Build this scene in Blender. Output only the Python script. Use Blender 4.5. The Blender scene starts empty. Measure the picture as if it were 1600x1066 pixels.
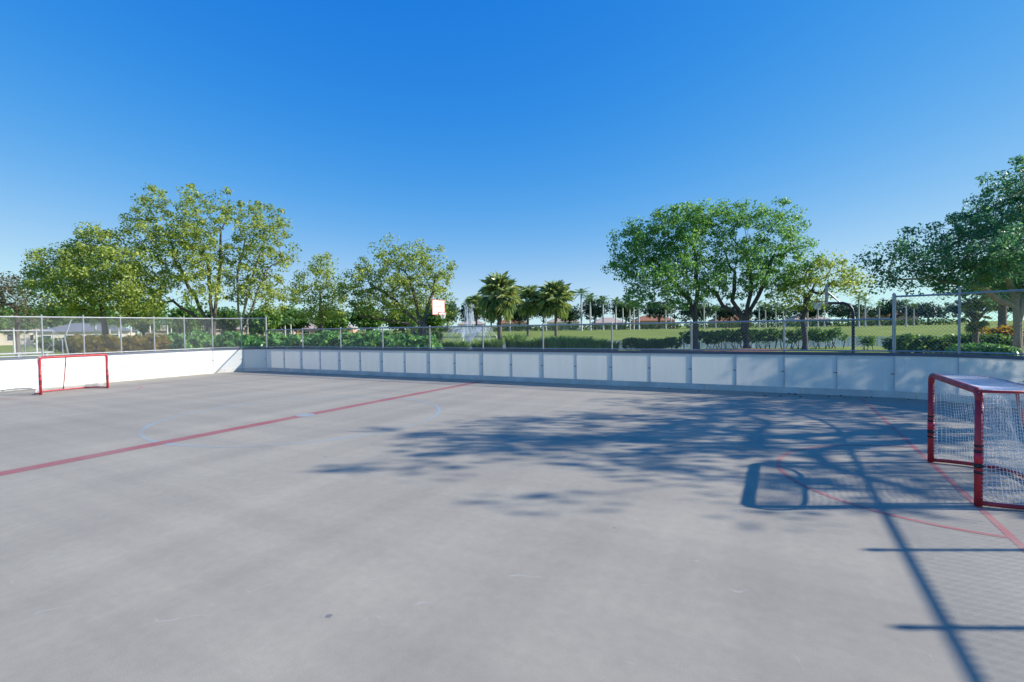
import bpy, math, random
import numpy as np
from mathutils import Vector, Matrix

S = bpy.context.scene
COL = S.collection

# ------------------------------------------------------------------ camera
FPX = 780.38                                   # focal length in photo pixels (1600 wide)
CAM_H = 1.92
CR = np.array([0.8806, 0.47362, -0.0150])      # camera right, up, forward
CU = np.array([0.00081, 0.03015, 0.99954])
CF = np.array([-0.47386, 0.88021, -0.02617])
cam_data = bpy.data.cameras.new('camera')
cam_data.sensor_width = 36.0
cam_data.lens = FPX / 1600 * 36.0
cam_data.clip_start = 0.05
cam_data.clip_end = 6000
cam = bpy.data.objects.new('camera', cam_data)
COL.objects.link(cam)
cam.matrix_world = Matrix(((CR[0], CU[0], -CF[0], 0), (CR[1], CU[1], -CF[1], 0),
                           (CR[2], CU[2], -CF[2], CAM_H), (0, 0, 0, 1)))
S.camera = cam

# ------------------------------------------------------------------ sky and sun
SUN_AZ = math.atan2(2.155, 1.06)               # from +Y towards +X
SUN_EL = math.radians(26.9)
world = bpy.data.worlds.new('World')
S.world = world
world.use_nodes = True
wn = world.node_tree
bg = wn.nodes['Background']
sky = wn.nodes.new('ShaderNodeTexSky')
sky.sky_type = 'NISHITA'
sky.sun_disc = False
sky.sun_elevation = SUN_EL
sky.sun_rotation = SUN_AZ
sky.air_density = 0.7
sky.dust_density = 0.0
sky.ozone_density = 1.0
# one grade for the whole dome: deeper azure overhead, pale towards the horizon
sep = wn.nodes.new('ShaderNodeSeparateColor'); comb = wn.nodes.new('ShaderNodeCombineColor')
wn.links.new(sky.outputs[0], sep.inputs[0])
def wmath(op, a, b):
    m = wn.nodes.new('ShaderNodeMath'); m.operation = op
    for sock, v in zip(m.inputs, (a, b)):
        if isinstance(v, float): sock.default_value = v
        else: wn.links.new(v, sock)
    return m.outputs[0]
for ch, (gain, power, soft) in enumerate(((0.0400, 2.6, 0.65), (0.1830, 0.92, 3.0), (1.0500, 0.6, 1.2))):
    y = wmath('MULTIPLY', wmath('POWER', sep.outputs[ch], power), gain)
    y = wmath('DIVIDE', wmath('MULTIPLY', y, soft * 7.07), wmath('ADD', y, soft))
    wn.links.new(y, comb.inputs[ch])
wn.links.new(comb.outputs[0], bg.inputs[0])
bg.inputs[1].default_value = 0.10

sun_data = bpy.data.lights.new('sun', 'SUN')
sun_data.energy = 5.0
sun_data.angle = math.radians(0.53)
sun_data.color = (1.0, 0.965, 0.89)
sun = bpy.data.objects.new('sun', sun_data)
COL.objects.link(sun)
to_sun = Vector((math.sin(SUN_AZ) * math.cos(SUN_EL), math.cos(SUN_AZ) * math.cos(SUN_EL), math.sin(SUN_EL)))
sun.rotation_euler = to_sun.to_track_quat('Z', 'Y').to_euler()
sun.location = (20, 20, 30)

S.view_settings.view_transform = 'Standard'
S.view_settings.look = 'None'
S.view_settings.exposure = 0.55
S.view_settings.gamma = 1.0
S.view_settings.use_curve_mapping = False
S.cycles.max_bounces = 8
S.cycles.transparent_max_bounces = 16

# ------------------------------------------------------------------ helpers
rnd = random.Random(5)

def at(px, py, depth):
    """world point seen at a photo pixel, `depth` metres along the lens axis"""
    return Vector((CF + CR * (px - 800) / FPX - CU * (py - 533) / FPX) * depth) + Vector((0, 0, CAM_H))

def ground_at(px, depth, z=0.0):
    p = at(px, 533, depth)
    return Vector((p.x, p.y, z))

def dl(d, l):
    """ground point d metres ahead and l metres to the right of the lens axis"""
    return Vector((-0.4739 * d + 0.8806 * l, 0.8806 * d + 0.4739 * l, 0))

def tag(o, label=None, cat=None, group=None, kind=None):
    if label: o['label'] = label
    if cat: o['category'] = cat
    if group: o['group'] = group
    if kind: o['kind'] = kind
    return o

def empty(name, loc, label=None, cat=None, group=None, rz=0):
    o = bpy.data.objects.new(name, None)
    COL.objects.link(o)
    o.location = loc
    o.rotation_euler.z = rz
    o.empty_display_size = 0.2
    return tag(o, label, cat, group)

def link_mesh(name, me, mat, parent=None):
    if mat and len(me.materials) == 0:
        me.materials.append(mat)
    o = bpy.data.objects.new(name, me)
    COL.objects.link(o)
    if parent: o.parent = parent
    return o

class MB:
    """collects shapes for ONE mesh object; coordinates are local to `origin`"""
    def __init__(self, origin=(0, 0, 0)):
        self.v = []; self.f = []; self.o = Vector(origin)
    def add(self, vs, fs):
        b = len(self.v)
        self.v += [tuple(Vector(p) - self.o) for p in vs]
        self.f += [tuple(i + b for i in q) for q in fs]
    def box(self, c, size, ax=None):
        c = Vector(c); hx, hy, hz = (s / 2 for s in size)
        ax = ax or (Vector((1, 0, 0)), Vector((0, 1, 0)), Vector((0, 0, 1)))
        vs = [c + ax[0] * (sx * hx) + ax[1] * (sy * hy) + ax[2] * (sz * hz)
              for sz in (-1, 1) for sy in (-1, 1) for sx in (-1, 1)]
        self.add(vs, [(0, 2, 3, 1), (4, 5, 7, 6), (0, 1, 5, 4), (2, 6, 7, 3), (0, 4, 6, 2), (1, 3, 7, 5)])
    def tube(self, pts, rad, n=6, cap=True):
        pts = [Vector(p) for p in pts]
        if not hasattr(rad, '__len__'): rad = [rad] * len(pts)
        vs = []; fs = []
        prev = None
        for i, p in enumerate(pts):
            t = (pts[min(i + 1, len(pts) - 1)] - pts[max(i - 1, 0)]).normalized()
            if prev is None:
                a = Vector((0, 0, 1)) if abs(t.z) < 0.9 else Vector((1, 0, 0))
                x = t.cross(a).normalized()
            else:
                x = (prev - t * prev.dot(t)).normalized()
            prev = x
            y = t.cross(x)
            for k in range(n):
                a = 2 * math.pi * k / n
                vs.append(p + (x * math.cos(a) + y * math.sin(a)) * rad[i])
        for i in range(len(pts) - 1):
            for k in range(n):
                k2 = (k + 1) % n
                fs.append((i * n + k, i * n + k2, (i + 1) * n + k2, (i + 1) * n + k))
        if cap:
            fs.append(tuple(range(n - 1, -1, -1)))
            fs.append(tuple((len(pts) - 1) * n + k for k in range(n)))
        self.add(vs, fs)
    def lathe(self, base, prof, n=16):
        base = Vector(base); vs = []; fs = []
        for r, z in prof:
            for k in range(n):
                a = 2 * math.pi * k / n
                vs.append(base + Vector((r * math.cos(a), r * math.sin(a), z)))
        for i in range(len(prof) - 1):
            for k in range(n):
                k2 = (k + 1) % n
                fs.append((i * n + k, i * n + k2, (i + 1) * n + k2, (i + 1) * n + k))
        self.add(vs, fs)
    def build(self, name, mat, parent=None, smooth=False):
        me = bpy.data.meshes.new(name)
        me.from_pydata(self.v, [], self.f)
        if smooth:
            me.polygons.foreach_set('use_smooth', [True] * len(me.polygons))
        me.update()
        return link_mesh(name, me, mat, parent)

def np_mesh(name, verts, faces4):
    """fast mesh from numpy arrays of quads"""
    me = bpy.data.meshes.new(name)
    n, m = len(verts), len(faces4)
    me.vertices.add(n); me.vertices.foreach_set('co', np.asarray(verts, np.float32).ravel())
    me.loops.add(m * 4); me.loops.foreach_set('vertex_index', np.asarray(faces4, np.int32).ravel())
    me.polygons.add(m)
    me.polygons.foreach_set('loop_start', np.arange(0, m * 4, 4, dtype=np.int32))
    me.polygons.foreach_set('loop_total', np.full(m, 4, np.int32))
    me.update(calc_edges=True)
    return me

def copy_thing(o, loc, rz=0, scale=1.0, label=None):
    """a copy of a thing with copies of its parts and sub-parts (mesh data shared)"""
    def cp(src, par):
        c = src.copy(); COL.objects.link(c)
        c.parent = par
        for ch in src.children: cp(ch, c)
        return c
    c = cp(o, None)
    c.location = loc; c.rotation_euler.z = rz; c.scale = (scale,) * 3
    if label: c['label'] = label
    return c

# ------------------------------------------------------------------ materials
ORD = ['', 'leftmost', 'second', 'third', 'fourth', 'fifth', 'sixth', 'seventh', 'eighth', 'ninth', 'tenth', 'eleventh', 'twelfth', 'thirteenth', 'fourteenth', 'fifteenth', 'sixteenth',
       'seventeenth', 'eighteenth', 'nineteenth', 'twentieth', 'twenty first', 'twenty second', 'twenty third', 'twenty fourth', 'twenty fifth', 'twenty sixth', 'twenty seventh']
def nth(xs, i, what, where):
    r = sorted(xs).index(xs[i]) + 1
    if r == 1: return 'leftmost ' + what + ' ' + where
    if r == len(xs): return 'rightmost ' + what + ' ' + where
    return ORD[r] + ' ' + what + ' from the left ' + where

def new_mat(name):
    m = bpy.data.materials.new(name); m.use_nodes = True
    nt = m.node_tree
    return m, nt, nt.nodes['Principled BSDF']

def nd(nt, t, **kw):
    n = nt.nodes.new(t)
    for k, v in kw.items(): setattr(n, k, v)
    return n

def ramp(nt, fac, stops):
    r = nd(nt, 'ShaderNodeValToRGB')
    el = r.color_ramp.elements
    while len(el) < len(stops): el.new(0.5)
    for e, (p, c) in zip(el, stops):
        e.position = p; e.color = (*c, 1)
    nt.links.new(fac, r.inputs[0])
    return r.outputs[0]

def noise(nt, scale, detail=4, rough=0.55, vec=None, dist=0.0):
    n = nd(nt, 'ShaderNodeTexNoise')
    n.inputs['Scale'].default_value = scale; n.inputs['Detail'].default_value = detail
    n.inputs['Roughness'].default_value = rough; n.inputs['Distortion'].default_value = dist
    if vec: nt.links.new(vec, n.inputs['Vector'])
    return n.outputs['Fac']

def coords(nt, scale=(1, 1, 1), kind='Object', rot=(0, 0, 0)):
    t = nd(nt, 'ShaderNodeTexCoord'); mp = nd(nt, 'ShaderNodeMapping')
    mp.inputs['Scale'].default_value = scale
    mp.inputs['Rotation'].default_value = rot
    nt.links.new(t.outputs[kind], mp.inputs[0])
    return mp.outputs[0]

def mixc(nt, a, b, fac, mode='MIX'):
    m = nd(nt, 'ShaderNodeMix', data_type='RGBA', blend_type=mode)
    for sock, v in ((m.inputs[6], a), (m.inputs[7], b), (m.inputs[0], fac)):
        if isinstance(v, (int, float)): sock.default_value = v
        elif isinstance(v, tuple): sock.default_value = (*v, 1)
        else: nt.links.new(v, sock)
    return m.outputs[2]

def bump(nt, bs, h, strength=0.3, dist=0.01):
    b = nd(nt, 'ShaderNodeBump')
    b.inputs['Strength'].default_value = strength; b.inputs['Distance'].default_value = dist
    nt.links.new(h, b.inputs['Height']); nt.links.new(b.outputs[0], bs.inputs['Normal'])

def plain(name, col, rough=0.6, metal=0.0, var=0.12, scale=3.0, bmp=0.0):
    m, nt, bs = new_mat(name)
    n = noise(nt, scale, 5, vec=coords(nt))
    lo = tuple(c * (1 - var) for c in col); hi = tuple(min(1, c * (1 + var)) for c in col)
    nt.links.new(ramp(nt, n, [(0.3, lo), (0.7, hi)]), bs.inputs['Base Color'])
    bs.inputs['Roughness'].default_value = rough; bs.inputs['Metallic'].default_value = metal
    if bmp: bump(nt, bs, noise(nt, scale * 14, 3, vec=coords(nt)), bmp)
    return m

def floor_colour(nt):
    """grey sport-court coating: broad roller lanes, blotches, fine grain"""
    big = noise(nt, 0.16, 3, vec=coords(nt))
    lanes = noise(nt, 1.0, 4, vec=coords(nt, (0.9, 0.07, 1)))
    lanes2 = noise(nt, 1.0, 4, vec=coords(nt, (0.10, 1.4, 1), rot=(0, 0, 0.06)))
    fine = noise(nt, 9.0, 8, 0.7, vec=coords(nt))
    grain = noise(nt, 160.0, 2, 0.6, vec=coords(nt))
    c = ramp(nt, big, [(0.3, (0.340, 0.300, 0.238)), (0.7, (0.388, 0.342, 0.266))])
    c = mixc(nt, c, ramp(nt, lanes, [(0.35, (0.42, 0.42, 0.43)), (0.65, (0.58, 0.58, 0.57))]), 0.55, 'OVERLAY')
    c = mixc(nt, c, ramp(nt, lanes2, [(0.3, (0.44, 0.44, 0.45)), (0.7, (0.56, 0.56, 0.55))]), 0.65, 'OVERLAY')
    c = mixc(nt, c, ramp(nt, fine, [(0.3, (0.42, 0.42, 0.42)), (0.7, (0.58, 0.58, 0.58))]), 0.38, 'OVERLAY')
    c = mixc(nt, c, ramp(nt, grain, [(0.3, (0.40, 0.40, 0.40)), (0.7, (0.60, 0.60, 0.60))]), 0.45, 'OVERLAY')
    return c, grain, fine

def scuffs(nt, c, col=(0.62, 0.62, 0.62), amt=0.3, scale=1.7):
    """sparse pale scratch arcs from sticks and skates"""
    wob = coords(nt, (1, 1, 1))
    v = nd(nt, 'ShaderNodeTexVoronoi', feature='DISTANCE_TO_EDGE')
    v.inputs['Scale'].default_value = scale
    mp = noise(nt, 0.9, 3, vec=wob)
    add = nd(nt, 'ShaderNodeVectorMath', operation='ADD')
    nt.links.new(wob, add.inputs[0]); nt.links.new(mp, add.inputs[1])
    nt.links.new(add.outputs[0], v.inputs['Vector'])
    line = ramp(nt, v.outputs['Distance'], [(0.0, (1, 1, 1)), (0.012, (0, 0, 0))])
    mask = ramp(nt, noise(nt, 2.4, 5, 0.7, vec=wob), [(0.57, (0, 0, 0)), (0.66, (1, 1, 1))])
    k = nd(nt, 'ShaderNodeMath', operation='MULTIPLY')
    nt.links.new(line, k.inputs[0]); nt.links.new(mask, k.inputs[1])
    k2 = nd(nt, 'ShaderNodeMath', operation='MULTIPLY'); k2.inputs[1].default_value = amt
    nt.links.new(k.outputs[0], k2.inputs[0])
    return mixc(nt, c, col, k2.outputs[0])

def make_floor_mat():
    m, nt, bs = new_mat('court_coating')
    c, grain, fine = floor_colour(nt)
    c = scuffs(nt, c)
    # a few dark rubber spots
    v = nd(nt, 'ShaderNodeTexVoronoi'); v.inputs['Scale'].default_value = 0.35
    nt.links.new(coords(nt, (1, 1, 1)), v.inputs['Vector'])
    spot = ramp(nt, v.outputs['Distance'], [(0.008, (1, 1, 1)), (0.014, (0, 0, 0))])
    c = mixc(nt, c, (0.12, 0.12, 0.12), spot)
    nt.links.new(c, bs.inputs['Base Color'])
    bs.inputs['Roughness'].default_value = 0.75
    bs.inputs['Specular IOR Level'].default_value = 0.3
    bump(nt, bs, grain, 0.35, 0.004)
    return m

def make_line_mat(name, col, wear_lo, wear_hi):
    m, nt, bs = new_mat(name)
    c, grain, fine = floor_colour(nt)
    w = noise(nt, 0.8, 6, 0.7, vec=coords(nt))
    w2 = noise(nt, 30, 4, 0.7, vec=coords(nt))
    s = nd(nt, 'ShaderNodeMath', operation='MULTIPLY_ADD')
    s.inputs[1].default_value = 0.35; nt.links.new(w2, s.inputs[0]); nt.links.new(w, s.inputs[2])
    f = ramp(nt, s.outputs[0], [(0.45, (wear_lo,) * 3), (0.85, (wear_hi,) * 3)])
    nt.links.new(mixc(nt, col, c, f), bs.inputs['Base Color'])
    bs.inputs['Roughness'].default_value = 0.7
    bs.inputs['Specular IOR Level'].default_value = 0.3
    bump(nt, bs, grain, 0.3, 0.004)
    return m

def make_panel_mat():
    """white plastic dasher board: lets some sun through from behind"""
    m, nt, bs = new_mat('white_plastic_board')
    n = noise(nt, 1.2, 5, vec=coords(nt))
    streak = noise(nt, 1.0, 5, 0.7, vec=coords(nt, (6, 6, 0.5)))
    c = ramp(nt, n, [(0.3, (0.87, 0.87, 0.85)), (0.7, (0.91, 0.905, 0.88))])
    c = mixc(nt, c, ramp(nt, streak, [(0.35, (0.62, 0.62, 0.60)), (0.6, (1, 1, 1))]), 0.2, 'MULTIPLY')
    scr = ramp(nt, noise(nt, 3.0, 8, 0.8, vec=coords(nt, (1, 1, 5))), [(0.64, (0, 0, 0)), (0.72, (1, 1, 1))])
    k = nd(nt, 'ShaderNodeMath', operation='MULTIPLY'); k.inputs[1].default_value = 0.3
    nt.links.new(scr, k.inputs[0])
    c = mixc(nt, c, (0.45, 0.45, 0.44), k.outputs[0])
    c = scuffs(nt, c, (0.22, 0.22, 0.23), 0.55, 4.0)          # puck and stick marks
    nt.links.new(c, bs.inputs['Base Color'])
    bs.inputs['Roughness'].default_value = 0.45
    tr = nd(nt, 'ShaderNodeBsdfTranslucent'); tr.inputs[0].default_value = (0.96, 0.94, 0.88, 1)
    mx = nd(nt, 'ShaderNodeMixShader'); mx.inputs[0].default_value = 0.38
    nt.links.new(bs.outputs[0], mx.inputs[1]); nt.links.new(tr.outputs[0], mx.inputs[2])
    nt.links.new(mx.outputs[0], nt.nodes['Material Output'].inputs[0])
    return m

def make_leaf_mat(name, dark, mid, light, transl=0.45, rough=0.45):
    m, nt, bs = new_mat(name)
    g = nd(nt, 'ShaderNodeNewGeometry')
    c = ramp(nt, g.outputs['Random Per Island'], [(0.0, dark), (0.5, mid), (1.0, light)])
    big = noise(nt, 0.55, 2, vec=coords(nt))
    c = mixc(nt, c, ramp(nt, big, [(0.35, (0.40, 0.44, 0.42)), (0.65, (0.60, 0.58, 0.50))]), 0.75, 'OVERLAY')
    nt.links.new(c, bs.inputs['Base Color'])
    bs.inputs['Roughness'].default_value = rough
    bs.inputs['Specular IOR Level'].default_value = 0.35
    tr = nd(nt, 'ShaderNodeBsdfTranslucent')
    nt.links.new(mixc(nt, c, (1.0, 1.0, 0.35), 0.5, 'SOFT_LIGHT'), tr.inputs[0])
    mx = nd(nt, 'ShaderNodeMixShader'); mx.inputs[0].default_value = transl
    nt.links.new(bs.outputs[0], mx.inputs[1]); nt.links.new(tr.outputs[0], mx.inputs[2])
    nt.links.new(mx.outputs[0], nt.nodes['Material Output'].inputs[0])
    return m

def make_bark(name, a, b, scale=6):
    m, nt, bs = new_mat(name)
    n = noise(nt, scale, 8, 0.7, vec=coords(nt, (1, 1, 0.25)))
    nt.links.new(ramp(nt, n, [(0.3, a), (0.7, b)]), bs.inputs['Base Color'])
    bs.inputs['Roughness'].default_value = 0.9
    bump(nt, bs, n, 0.8, 0.03)
    return m

def make_grass_mat(name, a, b, c3):
    m, nt, bs = new_mat(name)
    n = noise(nt, 0.12, 5, 0.65, vec=coords(nt))
    n2 = noise(nt, 7, 6, 0.75, vec=coords(nt))
    c = ramp(nt, n, [(0.3, a), (0.55, b), (0.75, c3)])
    c = mixc(nt, c, ramp(nt, n2, [(0.3, (0.36, 0.38, 0.36)), (0.7, (0.62, 0.62, 0.58))]), 0.8, 'OVERLAY')
    nt.links.new(c, bs.inputs['Base Color'])
    bs.inputs['Roughness'].default_value = 0.9
    bs.inputs['Specular IOR Level'].default_value = 0.1
    bump(nt, bs, n2, 1.0, 0.05)
    return m

def make_water():
    m, nt, bs = new_mat('lake_water')
    bs.inputs['Base Color'].default_value = (0.02, 0.05, 0.07, 1)
    bs.inputs['Roughness'].default_value = 0.08
    bs.inputs['IOR'].default_value = 1.33
    n = noise(nt, 1.6, 5, 0.6, vec=coords(nt, (1, 1.6, 1)))
    bump(nt, bs, n, 0.35, 0.06)
    return m

def make_tile_roof(name, a, b):
    m, nt, bs = new_mat(name)
    w = nd(nt, 'ShaderNodeTexWave'); w.inputs['Scale'].default_value = 1.6; w.bands_direction = 'Z'
    w.inputs['Distortion'].default_value = 0.4
    nt.links.new(coords(nt), w.inputs[0])
    n = noise(nt, 2.0, 5, vec=coords(nt))
    c = ramp(nt, n, [(0.3, a), (0.7, b)])
    c = mixc(nt, c, ramp(nt, w.outputs['Fac'], [(0.2, (0.40, 0.40, 0.40)), (0.8, (0.56, 0.56, 0.56))]), 0.6, 'OVERLAY')
    nt.links.new(c, bs.inputs['Base Color']); bs.inputs['Roughness'].default_value = 0.85
    bump(nt, bs, w.outputs['Fac'], 0.6, 0.06)
    return m

def make_spray():
    m, nt, bs = new_mat('water_spray')
    bs.inputs['Base Color'].default_value = (0.85, 0.9, 0.93, 1)
    bs.inputs['Roughness'].default_value = 0.3
    t = nd(nt, 'ShaderNodeBsdfTransparent')
    mx = nd(nt, 'ShaderNodeMixShader'); mx.inputs[0].default_value = 0.42
    nt.links.new(t.outputs[0], mx.inputs[1]); nt.links.new(bs.outputs[0], mx.inputs[2])
    nt.links.new(mx.outputs[0], nt.nodes['Material Output'].inputs[0])
    return m

def make_chipped():
    """red enamel on tube: faded patches, chips to grey metal, black rubber scuffs"""
    m, nt, bs = new_mat('chipped_red_enamel')
    c = ramp(nt, noise(nt, 4, 5, vec=coords(nt)), [(0.3, (0.33, 0.016, 0.028)), (0.7, (0.47, 0.035, 0.045))])
    chip = ramp(nt, noise(nt, 26, 6, 0.7, vec=coords(nt)), [(0.66, (0, 0, 0)), (0.69, (1, 1, 1))])
    c = mixc(nt, c, (0.30, 0.27, 0.26), chip)
    rub = ramp(nt, noise(nt, 9, 6, 0.75, vec=coords(nt, (1, 1, 2.5))), [(0.64, (0, 0, 0)), (0.72, (1, 1, 1))])
    c = mixc(nt, c, (0.05, 0.02, 0.02), rub)
    nt.links.new(c, bs.inputs['Base Color'])
    nt.links.new(ramp(nt, noise(nt, 12, 4, vec=coords(nt)), [(0.3, (0.38,) * 3), (0.7, (0.62,) * 3)]), bs.inputs['Roughness'])
    return m

M = {
    'floor': make_floor_mat(),
    'red_line': make_line_mat('red_floor_paint', (0.36, 0.085, 0.10), 0.05, 0.45),
    'thin_red': make_line_mat('thin_red_floor_paint', (0.50, 0.13, 0.13), 0.05, 0.72),
    'blue_line': make_line_mat('faded_blue_floor_paint', (0.27, 0.40, 0.47), 0.05, 0.95),
    'panel': make_panel_mat(),
    'kick': plain('kick_plate', (0.62, 0.59, 0.53), 0.6, var=0.15, scale=2),
    'seam': plain('seam_strip', (0.50, 0.53, 0.56), 0.5),
    'galv': plain('galvanised_steel', (0.36, 0.37, 0.38), 0.42, 0.35, 0.1, 6),
    'wire': plain('galvanised_wire', (0.37, 0.38, 0.40), 0.45, 0.25, 0.1, 6),
    'cap': plain('dark_board_cap', (0.10, 0.12, 0.16), 0.55, 0.2),
    'bolt': plain('dark_bolt', (0.07, 0.075, 0.09), 0.5, 0.5),
    'goal_red': make_chipped(),
    'bright_red': plain('bright_red_tape', (0.62, 0.02, 0.05), 0.5),
    'black': plain('black_tape', (0.015, 0.015, 0.018), 0.6),
    'net': plain('white_net_cord', (0.78, 0.78, 0.76), 0.8),
    'canvas': plain('white_canvas', (0.74, 0.74, 0.72), 0.85),
    'bark': make_bark('grey_brown_bark', (0.07, 0.055, 0.045), (0.20, 0.165, 0.135)),
    'bark_dark': make_bark('dark_oak_bark', (0.035, 0.03, 0.03), (0.13, 0.11, 0.10)),
    'bark_pale': make_bark('pale_bark', (0.24, 0.19, 0.14), (0.42, 0.35, 0.27)),
    'palm_trunk': make_bark('palm_trunk_bark', (0.10, 0.075, 0.06), (0.24, 0.19, 0.15), 9),
    'royal_trunk': plain('royal_palm_trunk', (0.50, 0.48, 0.45), 0.8, var=0.2),
    'leaf_yellow': make_leaf_mat('leaf_yellow_green', (0.150, 0.215, 0.056), (0.291, 0.378, 0.091), (0.541, 0.566, 0.139)),
    'leaf_green': make_leaf_mat('leaf_mid_green', (0.062, 0.166, 0.056), (0.140, 0.318, 0.095), (0.306, 0.514, 0.140)),
    'leaf_oak': make_leaf_mat('leaf_live_oak', (0.041, 0.121, 0.087), (0.087, 0.239, 0.151), (0.205, 0.395, 0.205), 0.4),
    'leaf_grey': make_leaf_mat('leaf_dull_brown', (0.098, 0.085, 0.065), (0.163, 0.143, 0.098), (0.240, 0.215, 0.143)),
    'leaf_far': make_leaf_mat('leaf_far_dark', (0.018, 0.047, 0.036), (0.036, 0.087, 0.058), (0.073, 0.137, 0.077), 0.2),
    'leaf_hedge': make_leaf_mat('leaf_hedge', (0.044, 0.113, 0.040), (0.101, 0.211, 0.059), (0.246, 0.367, 0.089)),
    'leaf_clusia': make_leaf_mat('leaf_broad_glossy', (0.052, 0.168, 0.052), (0.131, 0.322, 0.087), (0.276, 0.490, 0.131), 0.3, 0.3),
    'leaf_croton': make_leaf_mat('leaf_croton', (0.120, 0.126, 0.024), (0.252, 0.216, 0.042), (0.336, 0.192, 0.036)),
    'leaf_orange': make_leaf_mat('leaf_orange_croton', (0.16, 0.17, 0.02), (0.38, 0.26, 0.03), (0.55, 0.14, 0.02)),
    'palm_leaf': make_leaf_mat('palm_frond', (0.101, 0.186, 0.076), (0.245, 0.330, 0.130), (0.516, 0.532, 0.245), 0.25, 0.35),
    'royal_leaf': make_leaf_mat('royal_palm_frond', (0.056, 0.126, 0.042), (0.119, 0.210, 0.063), (0.210, 0.294, 0.098), 0.3, 0.35),
    'tuft': make_leaf_mat('grass_tuft_blade', (0.091, 0.198, 0.061), (0.198, 0.351, 0.098), (0.395, 0.500, 0.152), 0.3),
    'grass': make_grass_mat('lawn', (0.165, 0.220, 0.045), (0.245, 0.290, 0.062), (0.320, 0.330, 0.100)),
    'mulch': plain('pine_bark_mulch', (0.26, 0.115, 0.055), 0.95, var=0.5, scale=9, bmp=0.9),
    'court': plain('green_court', (0.16, 0.21, 0.19), 0.8),
    'water': make_water(),
    'spray': make_spray(),
    'wall_cream': plain('cream_stucco', (0.62, 0.54, 0.44), 0.9, var=0.06),
    'wall_peach': plain('peach_stucco', (0.58, 0.36, 0.24), 0.9, var=0.06),
    'wall_white': plain('white_stucco', (0.74, 0.71, 0.66), 0.9, var=0.05),
    'roof_red': make_tile_roof('terracotta_tiles', (0.33, 0.12, 0.07), (0.44, 0.20, 0.12)),
    'roof_pink': make_tile_roof('pale_pink_tiles', (0.46, 0.33, 0.27), (0.56, 0.43, 0.36)),
    'roof_grey': make_tile_roof('slate_grey_tiles', (0.13, 0.14, 0.16), (0.22, 0.23, 0.25)),
    'glass': plain('dark_window_glass', (0.03, 0.04, 0.05), 0.1),
    'pole': plain('dark_painted_pole', (0.025, 0.035, 0.055), 0.4, 0.3),
    'hoop_orange': plain('hoop_orange', (0.65, 0.14, 0.05), 0.45),
    'board_white': plain('backboard_white', (0.80, 0.79, 0.77), 0.4, var=0.04),
    'grey_board': plain('backboard_grey', (0.42, 0.50, 0.56), 0.4, var=0.06),
    'alu': plain('aluminium_plank', (0.48, 0.48, 0.48), 0.4, 0.4),
    'stain': plain('rubber_stain', (0.20, 0.195, 0.18), 0.8),
    'pebble': plain('dry_leaf', (0.07, 0.045, 0.03), 0.9, var=0.4, scale=20),
}

# ------------------------------------------------------------------ ground, lake, rink slab
LAKE = (64.0, 34.0, 20.0, 58.0)                # depth centre, lateral centre, half depth, half width

def lake_f(d, l):
    a = math.atan2((d - LAKE[0]) / LAKE[2], (l - LAKE[1]) / LAKE[3])
    r = math.hypot((d - LAKE[0]) / LAKE[2], (l - LAKE[1]) / LAKE[3])
    return r * (1 + 0.05 * math.sin(3 * a + 1) + 0.03 * math.sin(7 * a))

def ground_z(d, l):
    z = -0.04
    if d > 90: z += 0.75 * min(1, (d - 90) / 60.0)
    f = lake_f(d, l)
    if f < 1.12:
        t = max(0, min(1, (1.12 - f) / 0.2)); t = t * t * (3 - 2 * t)
        z = z * (1 - t) + (-0.9) * t
    return z

def axis(stops):
    out = []
    for a, b, st in stops:
        n = max(1, int(round((b - a) / st)))
        out += [a + (b - a) * i / n for i in range(n)]
    return out + [stops[-1][1]]

ds = axis([(-3000, -200, 700), (-200, 30, 20), (30, 44, 3), (44, 112, 1.6), (112, 170, 6), (170, 400, 40), (400, 3400, 500)])
ls = axis([(-3000, -300, 540), (-300, -60, 24), (-60, 110, 2.5), (110, 300, 24), (300, 3000, 540)])
gv = []; gf = []
for d in ds:
    for l in ls:
        p = dl(d, l); gv.append((p.x, p.y, ground_z(d, l)))
nl = len(ls)
for i in range(len(ds) - 1):
    for j in range(nl - 1):
        gf.append((i * nl + j, i * nl + j + 1, (i + 1) * nl + j + 1, (i + 1) * nl + j))
me = bpy.data.meshes.new('ground'); me.from_pydata(gv, [], gf); me.update()
me.polygons.foreach_set('use_smooth', [True] * len(me.polygons))
tag(link_mesh('ground', me, M['grass']), 'lawn ground reaching out to the far hedges', kind='structure')

lv = []
for k in range(96):
    a = 2 * math.pi * k / 96
    p = dl(LAKE[0] + LAKE[2] * 1.08 * math.sin(a), LAKE[1] + LAKE[3] * 1.08 * math.cos(a)); lv.append((p.x, p.y, -0.32))
me = bpy.data.meshes.new('lake'); me.from_pydata(lv, [], [tuple(range(96))]); me.update()
tag(link_mesh('lake', me, M['water']), 'pale blue lake behind the hedges', kind='structure')

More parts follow.
